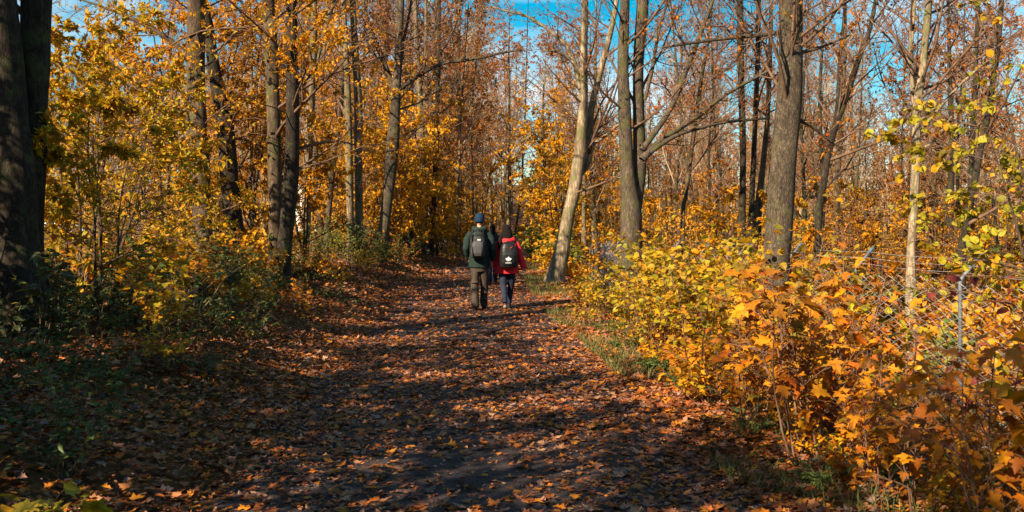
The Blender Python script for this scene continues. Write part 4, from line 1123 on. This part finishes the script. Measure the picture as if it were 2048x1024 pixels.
def body(P, root, h, legs, arms, shoulder, s):
    mb = MB()
    hz = h - .115 * s
    ellipsoid(mb, (0, .01, hz), (.076 * s, .097 * s, .118 * s)); ellipsoid(mb, (0, .03, hz - .07 * s), (.058 * s, .07 * s, .06 * s))
    captube(mb, [(0, .10 * s, hz + .02 * s), (0, .122 * s, hz - .015 * s), (0, .10 * s, hz - .03 * s)], [.008, .014, .012], 6)
    for q in (-1, 1):
        ellipsoid(mb, (q * .079 * s, .005, hz - .01), (.012, .022, .032)); ellipsoid(mb, (q * .030, .093 * s, hz + .012 * s), (.014, .012, .008), 0, 8, 6)
    ellipsoid(mb, (0, .094 * s, hz - .065 * s), (.024, .012, .008), 0, 8, 6)
    captube(mb, [(0, -.01, shoulder - .06), (0, 0, shoulder + .03), (0, .01, hz - .03)], [.075 * s, .055 * s, .052 * s], 12)
    loft(mb, [(0, 0, .50 * h, .15 * s, .10 * s), (0, 0, .60 * h, .14 * s, .10 * s), (0, 0, .70 * h, .16 * s, .11 * s), (0, 0, shoulder - .05, .18 * s, .10 * s), (0, 0, shoulder, .11 * s, .07 * s)])
    for a in arms: captube(mb, a[0], a[1], 10); hand(mb, a[0][-1], np.array(a[0][-1]) - np.array(a[0][-2]), a[2], s)
    for l in legs: captube(mb, l[0], l[1], 12)
    return baked(mb, 'body', skin, root, .007, 2)


def shoe(name, root, x, y, z, pitch, mat, solem, s=1.0):
    """heel at (x, y, z); pitch lifts the heel"""
    mb = MB()
    for (a, w, hh, dz) in [(0, 0, 0, 0)]:
        ellipsoid(mb, (0, .03, .05), (.038 * s, .045 * s, .055 * s)); ellipsoid(mb, (0, .13 * s, .038), (.046 * s, .11 * s, .040 * s)); ellipsoid(mb, (0, .20 * s, .030), (.045 * s, .06 * s, .032 * s))
        captube(mb, [(0, .035, .05), (0, .03, .12)], [.042 * s, .045 * s], 12)
    o = baked(mb, 'shoe', mat, root, .007, 3)
    so = MB(); loft(so, [(0, .11 * s, -.004, .046 * s, .145 * s), (0, .11 * s, .018, .048 * s, .148 * s)], 24, 0, 2.6)
    so.build('sole', solem, o)
    o.location = (x, y, z); o.rotation_euler = (-pitch, 0, 0)
    return o


def backpack(label, loc, w, h, dpt, mat, dark, strapz, group=None):
    root = tag(empty('backpack', loc), label, 'backpack', group)
    mb = MB()
    loft(mb, [(0, 0, -h * .5, w * .40, dpt * .36), (0, -.01, -h * .46, w * .47, dpt * .46), (0, -.015, -h * .25, w * .5, dpt * .52), (0, -.01, .0, w * .49, dpt * .5), (0, 0, h * .25, w * .45, dpt * .44), (0, .01, h * .40, w * .36, dpt * .36), (0, .02, h * .48, w * .20, dpt * .22), (0, .03, h * .5, w * .05, dpt * .06)], 32, 0, 2.7)
    baked(mb, 'bag', mat, root, .010, 4)
    return root


# ---- man in the dark green jacket
mx, my = W(959, 0, 18.8)[0], 18.8
man = tag(empty('person', (mx, my, float(H(mx, my)) + .012)), 'taller walker in dark green jacket, blue knit hat and loose brown trousers', 'person')
man.scale = (.86, .95, .985)
legM = [([(-.09, .0, .92), (-.095, -.02, .50), (-.085, -.16, .10)], [.085, .058, .042]), ([(.09, .0, .92), (.10, .12, .50), (.085, .20, .10)], [.085, .058, .042])]
armM = [([(-.20, .0, 1.47), (-.275, -.06, 1.17), (-.235, .10, .98)], [.052, .042, .030], 1), ([(.20, 0, 1.47), (.275, -.04, 1.16), (.27, .12, .92)], [.052, .042, .030], -1)]
body(None, man, 1.82, legM, armM, 1.50, 1.0)
green = fabric('green_jacket_cloth', (.017, .029, .025), col2=(.010, .018, .016))
mb = MB()
loft(mb, [(-.01, 0, .80, .225, .155), (-.01, 0, .86, .232, .16), (0, 0, 1.02, .215, .15), (0, 0, 1.18, .215, .15), (0, 0, 1.34, .23, .15), (0, 0, 1.44, .225, .135), (0, 0, 1.51, .165, .115), (0, 0, 1.56, .10, .09)], 28)
captube(mb, [(-.185, .0, 1.455), (-.262, -.045, 1.33), (-.288, -.07, 1.17), (-.275, .0, 1.08), (-.24, .09, .985)], [.078, .083, .078, .068, .056], 14)
captube(mb, [(.185, .0, 1.455), (.258, -.03, 1.33), (.282, -.05, 1.17), (.29, .03, 1.03), (.275, .11, .945)], [.078, .083, .078, .066, .056], 14)
for a in (-.26, -.24):
    pass
captube(mb, [(-.15, .06, 1.545), (-.12, -.09, 1.545), (0, -.135, 1.50), (.12, -.09, 1.545), (.15, .06, 1.545)], [.035, .055, .07, .055, .035], 12)
baked(mb, 'jacket', green, man, .012, 4)
brown = fabric('brown_trouser_cloth', (.062, .043, .031), col2=(.040, .029, .021), scale=7)
mb = MB()
loft(mb, [(0, 0, .72, .16, .11), (0, 0, .82, .185, .135), (0, 0, .95, .18, .13)], 24)
captube(mb, [(-.088, .0, .84), (-.105, -.01, .62), (-.105, -.03, .46), (-.095, -.10, .25), (-.085, -.15, .09), (-.085, -.155, .055)], [.108, .100, .088, .084, .090, .084], 16)
captube(mb, [(.088, .0, .84), (.105, .07, .62), (.105, .115, .46), (.09, .16, .25), (.085, .19, .09), (.085, .19, .055)], [.108, .100, .088, .084, .090, .084], 16)
for z in (.16, .28, .52): ellipsoid(mb, (-.10 + .02 * math.sin(z * 30), -.09, z), (.09, .06, .02)); ellipsoid(mb, (.10, .10, z + .03), (.09, .06, .02))
baked(mb, 'trousers', brown, man, .011, 3)
mb = MB(); hz = 1.82 - .115
ellipsoid(mb, (0, .0, hz + .03), (.110, .116, .118)); loft(mb, [(0, .0, hz - .035, .108, .113), (0, 0, hz + .03, .112, .118)])
baked(mb, 'knit_hat', fabric('blue_knit', (.010, .030, .062), scale=120, bump=.8, col2=(.005, .015, .034)), man, .008, 3)
boot = plain_mat('dark_boot', (.035, .024, .02), .6, .3, var=.4); bs = plain_mat('dark_sole', (.02, .018, .016), .8)
shoe('shoe', man, -.085, -.19, .0, .12, boot, bs, 1.08); shoe('shoe', man, .085, .15, .01, -.05, boot, bs, 1.08)

bagm = fabric('grey_bag_cloth', (.034, .037, .036), rough=.6, col2=(.010, .011, .012), scale=14)
blk = fabric('black_bag_cloth', (.012, .012, .013), rough=.55, col2=(.006, .006, .006)); gry = fabric('grey_panel_cloth', (.055, .053, .053), rough=.6, col2=(.05, .048, .05), scale=16)
bp = backpack('grey and black hiking backpack worn by the person in the dark green jacket', (mx - .025, my - .235, float(H(mx, my)) + 1.235), .30, .50, .22, bagm, blk, 0)
mb = MB(); loft(mb, [(0, -.105, -.21, .105, .045), (0, -.125, -.15, .118, .05), (0, -.125, -.02, .115, .05), (0, -.115, .05, .095, .04), (0, -.105, .07, .06, .02)], 24, 0, 2.6); baked(mb, 'front_pocket', gry, bp, .008, 3)
mb = MB(); captube(mb, [(-.10, -.085, .20), (-.105, -.125, .06), (-.09, -.165, -.08), (-.08, -.165, -.20)], [.012] * 4, 8); mb.build('side_strap', blk, bp)
mb = MB(); captube(mb, [(.10, -.085, .20), (.105, -.125, .06), (.09, -.165, -.08), (.08, -.165, -.20)], [.012] * 4, 8); mb.build('side_strap', blk, bp)
mb = MB(); captube(mb, [(-.12, -.07, .16), (-.06, -.115, .19), (.06, -.115, .19), (.12, -.07, .16)], [.008] * 4, 6); mb.build('zip', blk, bp)
mb = MB(); box(mb, -.005, .06, -.1285, -.115, .075, .105); mb.build('logo_patch', plain_mat('pale_print', (.45, .44, .43), .6), bp)
mb = MB(); captube(mb, [(-.03, .02, .24), (-.03, -.005, .275), (.03, -.005, .275), (.03, .02, .24)], [.009] * 4, 6); mb.build('handle', blk, bp)
for q in (-1, 1):
    mb = MB(); captube(mb, [(q * .10, .06, .21), (q * .115, .20, .315), (q * .125, .36, .24), (q * .13, .40, .05), (q * .15, .28, -.16), (q * .15, .08, -.20)], [.018, .02, .02, .018, .012, .012], 8); mb.build('shoulder_strap', blk, bp)

# ---- woman in the red jacket
wx, wy = W(1014, 0, 19.0)[0], 19.0
wz = float(H(wx, wy)) + .012
wom = tag(empty('person', (wx, wy, wz)), 'shorter walker with long dark hair, red hooded jacket and navy jeans', 'person')
legW = [([(-.075, 0, .80), (-.07, -.02, .44), (-.04, -.16, .14)], [.075, .05, .036]), ([(.075, 0, .80), (.08, .10, .44), (.035, .20, .09)], [.075, .05, .036])]
armW = [([(-.165, 0, 1.25), (-.215, .02, 1.0), (-.225, .10, .82)], [.042, .035, .025], 1), ([(.165, 0, 1.25), (.24, -.05, 1.02), (.315, -.03, .83)], [.042, .035, .025], -1)]
body(None, wom, 1.58, legW, armW, 1.29, .9)
redm = fabric('red_jacket_cloth', (.62, .028, .036), var=.35, scale=8, bump=.6, col2=(.44, .018, .026))
mb = MB()
loft(mb, [(-.01, 0, .665, .238, .165), (-.01, 0, .72, .235, .165), (0, 0, .86, .212, .15), (0, 0, 1.02, .185, .135), (0, 0, 1.16, .19, .135), (0, 0, 1.25, .18, .12), (0, 0, 1.31, .12, .10), (0, 0, 1.36, .08, .08)], 28)
captube(mb, [(-.15, .0, 1.255), (-.215, .0, 1.12), (-.235, .03, .98), (-.225, .10, .83), (-.22, .115, .785)], [.068, .068, .062, .060, .056], 14)
captube(mb, [(.15, .0, 1.255), (.215, -.03, 1.12), (.25, -.055, .99), (.305, -.045, .84), (.325, -.04, .765)], [.068, .07, .066, .066, .064], 14)
captube(mb, [(-.13, .05, 1.33), (-.115, -.07, 1.31), (0, -.13, 1.265), (.115, -.07, 1.31), (.13, .05, 1.33)], [.035, .05, .07, .05, .035], 12)
baked(mb, 'jacket', redm, wom, .011, 3)
navy = fabric('navy_denim', (.022, .028, .050), col2=(.012, .015, .028), scale=16)
mb = MB()
loft(mb, [(0, 0, .66, .14, .10), (0, 0, .76, .16, .125), (0, 0, .85, .15, .12)], 24)
captube(mb, [(-.072, .0, .74), (-.078, -.01, .58), (-.068, -.025, .43), (-.045, -.10, .24), (-.035, -.16, .12)], [.090, .078, .062, .055, .050], 14)
captube(mb, [(.072, .0, .74), (.08, .05, .58), (.075, .095, .43), (.05, .16, .24), (.035, .20, .08)], [.090, .078, .062, .055, .050], 14)
baked(mb, 'jeans', navy, wom, .010, 3)
mb = MB(); hz = 1.58 - .103
ellipsoid(mb, (0, -.008, hz + .012), (.088, .105, .112)); loft(mb, [(0, -.045, hz + .02, .088, .068), (0, -.08, hz - .09, .098, .06), (0, -.10, hz - .17, .094, .055)][::-1], 20)
captube(mb, [(-.06, -.04, hz - .04), (-.10, -.09, hz - .12), (-.135, -.125, hz - .22), (-.155, -.13, hz - .36)], [.05, .05, .042, .014], 10)
captube(mb, [(.06, .03, hz - .04), (.09, .06, hz - .13), (.10, .12, hz - .22)], [.04, .035, .012], 10)
baked(mb, 'hair', hairm, wom, .008, 2)
sh = plain_mat('brown_shoe', (.12, .05, .025), .6, .3, var=.4); ws = plain_mat('pale_sole', (.30, .24, .2), .7)
shoe('shoe', wom, -.035, -.19, .045, .55, sh, ws, .9); shoe('shoe', wom, .035, .17, .01, -.05, boot, bs, .9)

bz_ = wz + 1.035
bp2 = backpack('glossy black backpack with a white three-leaf emblem worn by the person in the red jacket', (wx + .03, wy - .225, bz_), .335, .50, .21, fabric('black_shiny_cloth', (.014, .014, .015), rough=.38, col2=(.008, .008, .008), scale=6), blk, 0)
mb = MB(); loft(mb, [(0, -.095, -.20, .115, .03), (0, -.105, -.15, .13, .034), (0, -.105, .0, .125, .034), (0, -.09, .05, .10, .03), (0, -.08, .065, .05, .02)], 24, 0, 2.6); baked(mb, 'front_pocket', blk, bp2, .008, 3)
for q in (-1, 1):
    mb = MB(); captube(mb, [(q * .10, .06, .20), (q * .115, .19, .285), (q * .12, .33, .20), (q * .125, .37, .02), (q * .14, .26, -.16), (q * .15, .08, -.20)], [.018, .02, .02, .018, .012, .012], 8); mb.build('shoulder_strap', blk, bp2)
mb = MB(); captube(mb, [(.03, -.105, .115), (.075, -.095, .15)], [.007, .007], 6); mb.build('zip_tag', plain_mat('red_tag', (.5, .05, .03), .5), bp2)
# emblem: three leaves crossed by stripes, one word below, on a thin patch following the pocket
white = plain_mat('white_print', (.62, .61, .60), .6, var=.03)
mb = MB(); ye = -.143
def petal(ang, ln, wd, oy):
    t = np.linspace(0, 1, 9); hw = wd * np.sin(np.pi * np.clip(t, 0, 1) ** .9) ** .75
    ca, sa = math.cos(ang), math.sin(ang)
    # a leaf outline sliced by three level gaps near its foot
    for t0, t1 in ((.0, .10), (.16, .24), (.30, .37), (.43, 1.0)):
        tt = np.linspace(t0, t1, 8); h2 = wd * np.sin(np.pi * np.clip(tt, .02, .995)) ** .75
        for side in (0, 1):
            pass
        xl = -h2; xr = h2; yy = tt * ln
        Lp = np.stack([xl * ca + yy * sa, np.full(8, oy), yy * ca - xl * sa], -1); Rp = np.stack([xr * ca + yy * sa, np.full(8, oy), yy * ca - xr * sa], -1)
        v = np.stack([Lp, Rp], 1).reshape(-1, 3) + np.array([0, 0, -.115])
        mb.add(v, [[2 * i, 2 * i + 1, 2 * i + 3, 2 * i + 2] for i in range(7)], 0, False)
petal(0, .078, .021, ye - .002); petal(-.80, .072, .019, ye); petal(.80, .072, .019, ye)
mb.build('emblem', white, bp2)
cu = bpy.data.curves.new('lettering', 'FONT'); cu.body = 'adidas'; cu.size = .046; cu.align_x = 'CENTER'; cu.extrude = .001
to = bpy.data.objects.new('lettering', cu); COL.objects.link(to)
me = bpy.data.meshes.new_from_object(to.evaluated_get(bpy.context.evaluated_depsgraph_get())); bpy.data.objects.remove(to)
me.name = 'lettering'; me.materials.clear(); me.materials.append(white)
to = bpy.data.objects.new('lettering', me); COL.objects.link(to); to.parent = bp2; to.location = (0, ye, -.163); to.rotation_euler = (R(90), 0, 0)


def walker(label, x, y, h, topm, legm, hm, top_long=.52, s=1.0):
    z = float(H(x, y)) + .01
    r = tag(empty('person', (x, y, z)), label, 'person')
    k = h / 1.7
    lg = [([(-.08 * k, 0, .88 * k), (-.08 * k, -.05, .46 * k), (-.07 * k, -.18 * k, .09 * k)], [.08, .055, .04]), ([(.08 * k, 0, .88 * k), (.08 * k, .1, .46 * k), (.07 * k, .18 * k, .07 * k)], [.08, .055, .04])]
    am = [([(-.18 * k, 0, 1.38 * k), (-.24 * k, .03, 1.10 * k), (-.24 * k, .12, .86 * k)], [.05, .04, .028], 1), ([(.18 * k, 0, 1.38 * k), (.24 * k, -.05, 1.10 * k), (.25 * k, -.06, .86 * k)], [.05, .04, .028], -1)]
    body(None, r, h, lg, am, 1.42 * k, k)
    mb = MB(); loft(mb, [(0, 0, top_long * h, .20 * k, .14 * k), (0, 0, .65 * h, .19 * k, .135 * k), (0, 0, .78 * h, .205 * k, .13 * k), (0, 0, .835 * h, .15 * k, .10 * k), (0, 0, .87 * h, .08 * k, .07 * k)])
    for a in am: captube(mb, a[0], [.075 * k, .066 * k, .055 * k], 12)
    baked(mb, 'jacket', topm, r, .014, 3)
    mb = MB(); loft(mb, [(0, 0, .45 * h, .14 * k, .1 * k), (0, 0, .53 * h, .16 * k, .12 * k)])
    for a in lg: captube(mb, a[0], [.10 * k, .075 * k, .065 * k], 12)
    baked(mb, 'trousers', legm, r, .014, 3)
    mb = MB(); ellipsoid(mb, (0, -.01, h - .10 * k), (.09 * k, .108 * k, .118 * k)); loft(mb, [(0, -.06, h - .36 * k, .07 * k, .04), (0, -.055, h - .2 * k, .085 * k, .055), (0, -.04, h - .1 * k, .085 * k, .07)])
    baked(mb, 'hair', hm, r, .010, 2)
    shoe('shoe', r, -.07 * k, -.20 * k, .02, .3, boot, bs, .95); shoe('shoe', r, .07 * k, .15 * k, .0, 0, boot, bs, .95)
    return r


walker('person in dark clothes walking ahead, almost hidden behind the couple', W(985, 0, 27)[0], 27, 1.60, fabric('black_coat_cloth', (.02, .018, .02)), navy, hairm)
walker('distant small person in orange jacket at the right edge of the far path', W(1057, 0, 62)[0], 62, 1.18, fabric('orange_jacket_cloth', (.55, .10, .03)), fabric('blue_jeans_cloth', (.12, .17, .25)), hairb)

# ------------------------------------------------------------------ light, sky, camera
AZ, EL = SUN
sd = Vector((math.sin(AZ) * math.cos(EL), math.cos(AZ) * math.cos(EL), math.sin(EL)))
ld = bpy.data.lights.new('sun', 'SUN'); ld.energy = 5.0; ld.angle = R(.5); ld.color = (1.0, .86, .63)
lo = bpy.data.objects.new('sun', ld); COL.objects.link(lo); lo.rotation_euler = sd.to_track_quat('Z', 'Y').to_euler(); lo.location = (-20, -20, 30)

w = bpy.data.worlds.new('World'); scene.world = w; w.use_nodes = True
nt = w.node_tree; nt.nodes.clear(); N = lambda t: nt.nodes.new('ShaderNode' + t); L = nt.links.new
sky = N('TexSky'); sky.sky_type = 'NISHITA'; sky.sun_disc = False; sky.sun_elevation = EL; sky.sun_rotation = AZ % (2 * math.pi); sky.air_density = 1.0; sky.dust_density = .6; sky.ozone_density = 2.0
hs = N('HueSaturation'); hs.inputs['Hue'].default_value = SKYH; hs.inputs['Saturation'].default_value = 1.75; hs.inputs['Value'].default_value = 1.0; L(sky.outputs[0], hs.inputs['Color'])
tc = N('TexCoord'); mp = N('Mapping'); mp.inputs['Scale'].default_value = (1.6, 1.6, 5.0); L(tc.outputs['Generated'], mp.inputs[0])
no = N('TexNoise'); no.inputs['Scale'].default_value = 2.2; no.inputs['Detail'].default_value = 8; no.inputs['Roughness'].default_value = .58; no.inputs['Distortion'].default_value = .6; L(mp.outputs[0], no.inputs['Vector'])
cr = ramp(nt, [(.49, (0, 0, 0)), (.76, (.75, .75, .75))]); L(no.outputs['Fac'], cr.inputs[0])
mx_ = N('MixRGB'); L(cr.outputs[0], mx_.inputs[0]); L(hs.outputs[0], mx_.inputs[1]); mx_.inputs[2].default_value = (8.5, 8.6, 8.8, 1)
bg = N('Background'); bg.inputs['Strength'].default_value = SKYS; L(mx_.outputs[0], bg.inputs[0])
ou = N('OutputWorld'); L(bg.outputs[0], ou.inputs[0])

cd = bpy.data.cameras.new('camera'); co = bpy.data.objects.new('camera', cd); COL.objects.link(co)
co.location = (0, 0, CAMZ); co.rotation_euler = (R(90), 0, 0)
cd.sensor_width = 36; cd.lens = F / 2048 * 36; cd.shift_y = (HZ - 512) / 2048; cd.clip_start = .1; cd.clip_end = 1500
cd.dof.use_dof = True; cd.dof.focus_distance = 15; cd.dof.aperture_fstop = 6.3
scene.camera = co
scene.view_settings.view_transform = 'Standard'; scene.view_settings.look = 'None'; scene.view_settings.exposure = EXPO; scene.view_settings.gamma = 1
cy = scene.cycles
cy.max_bounces = 8; cy.diffuse_bounces = 3; cy.glossy_bounces = 2; cy.transmission_bounces = 3; cy.transparent_max_bounces = 4
cy.use_denoising = True; cy.use_adaptive_sampling = False; cy.caustics_reflective = False; cy.caustics_refractive = False
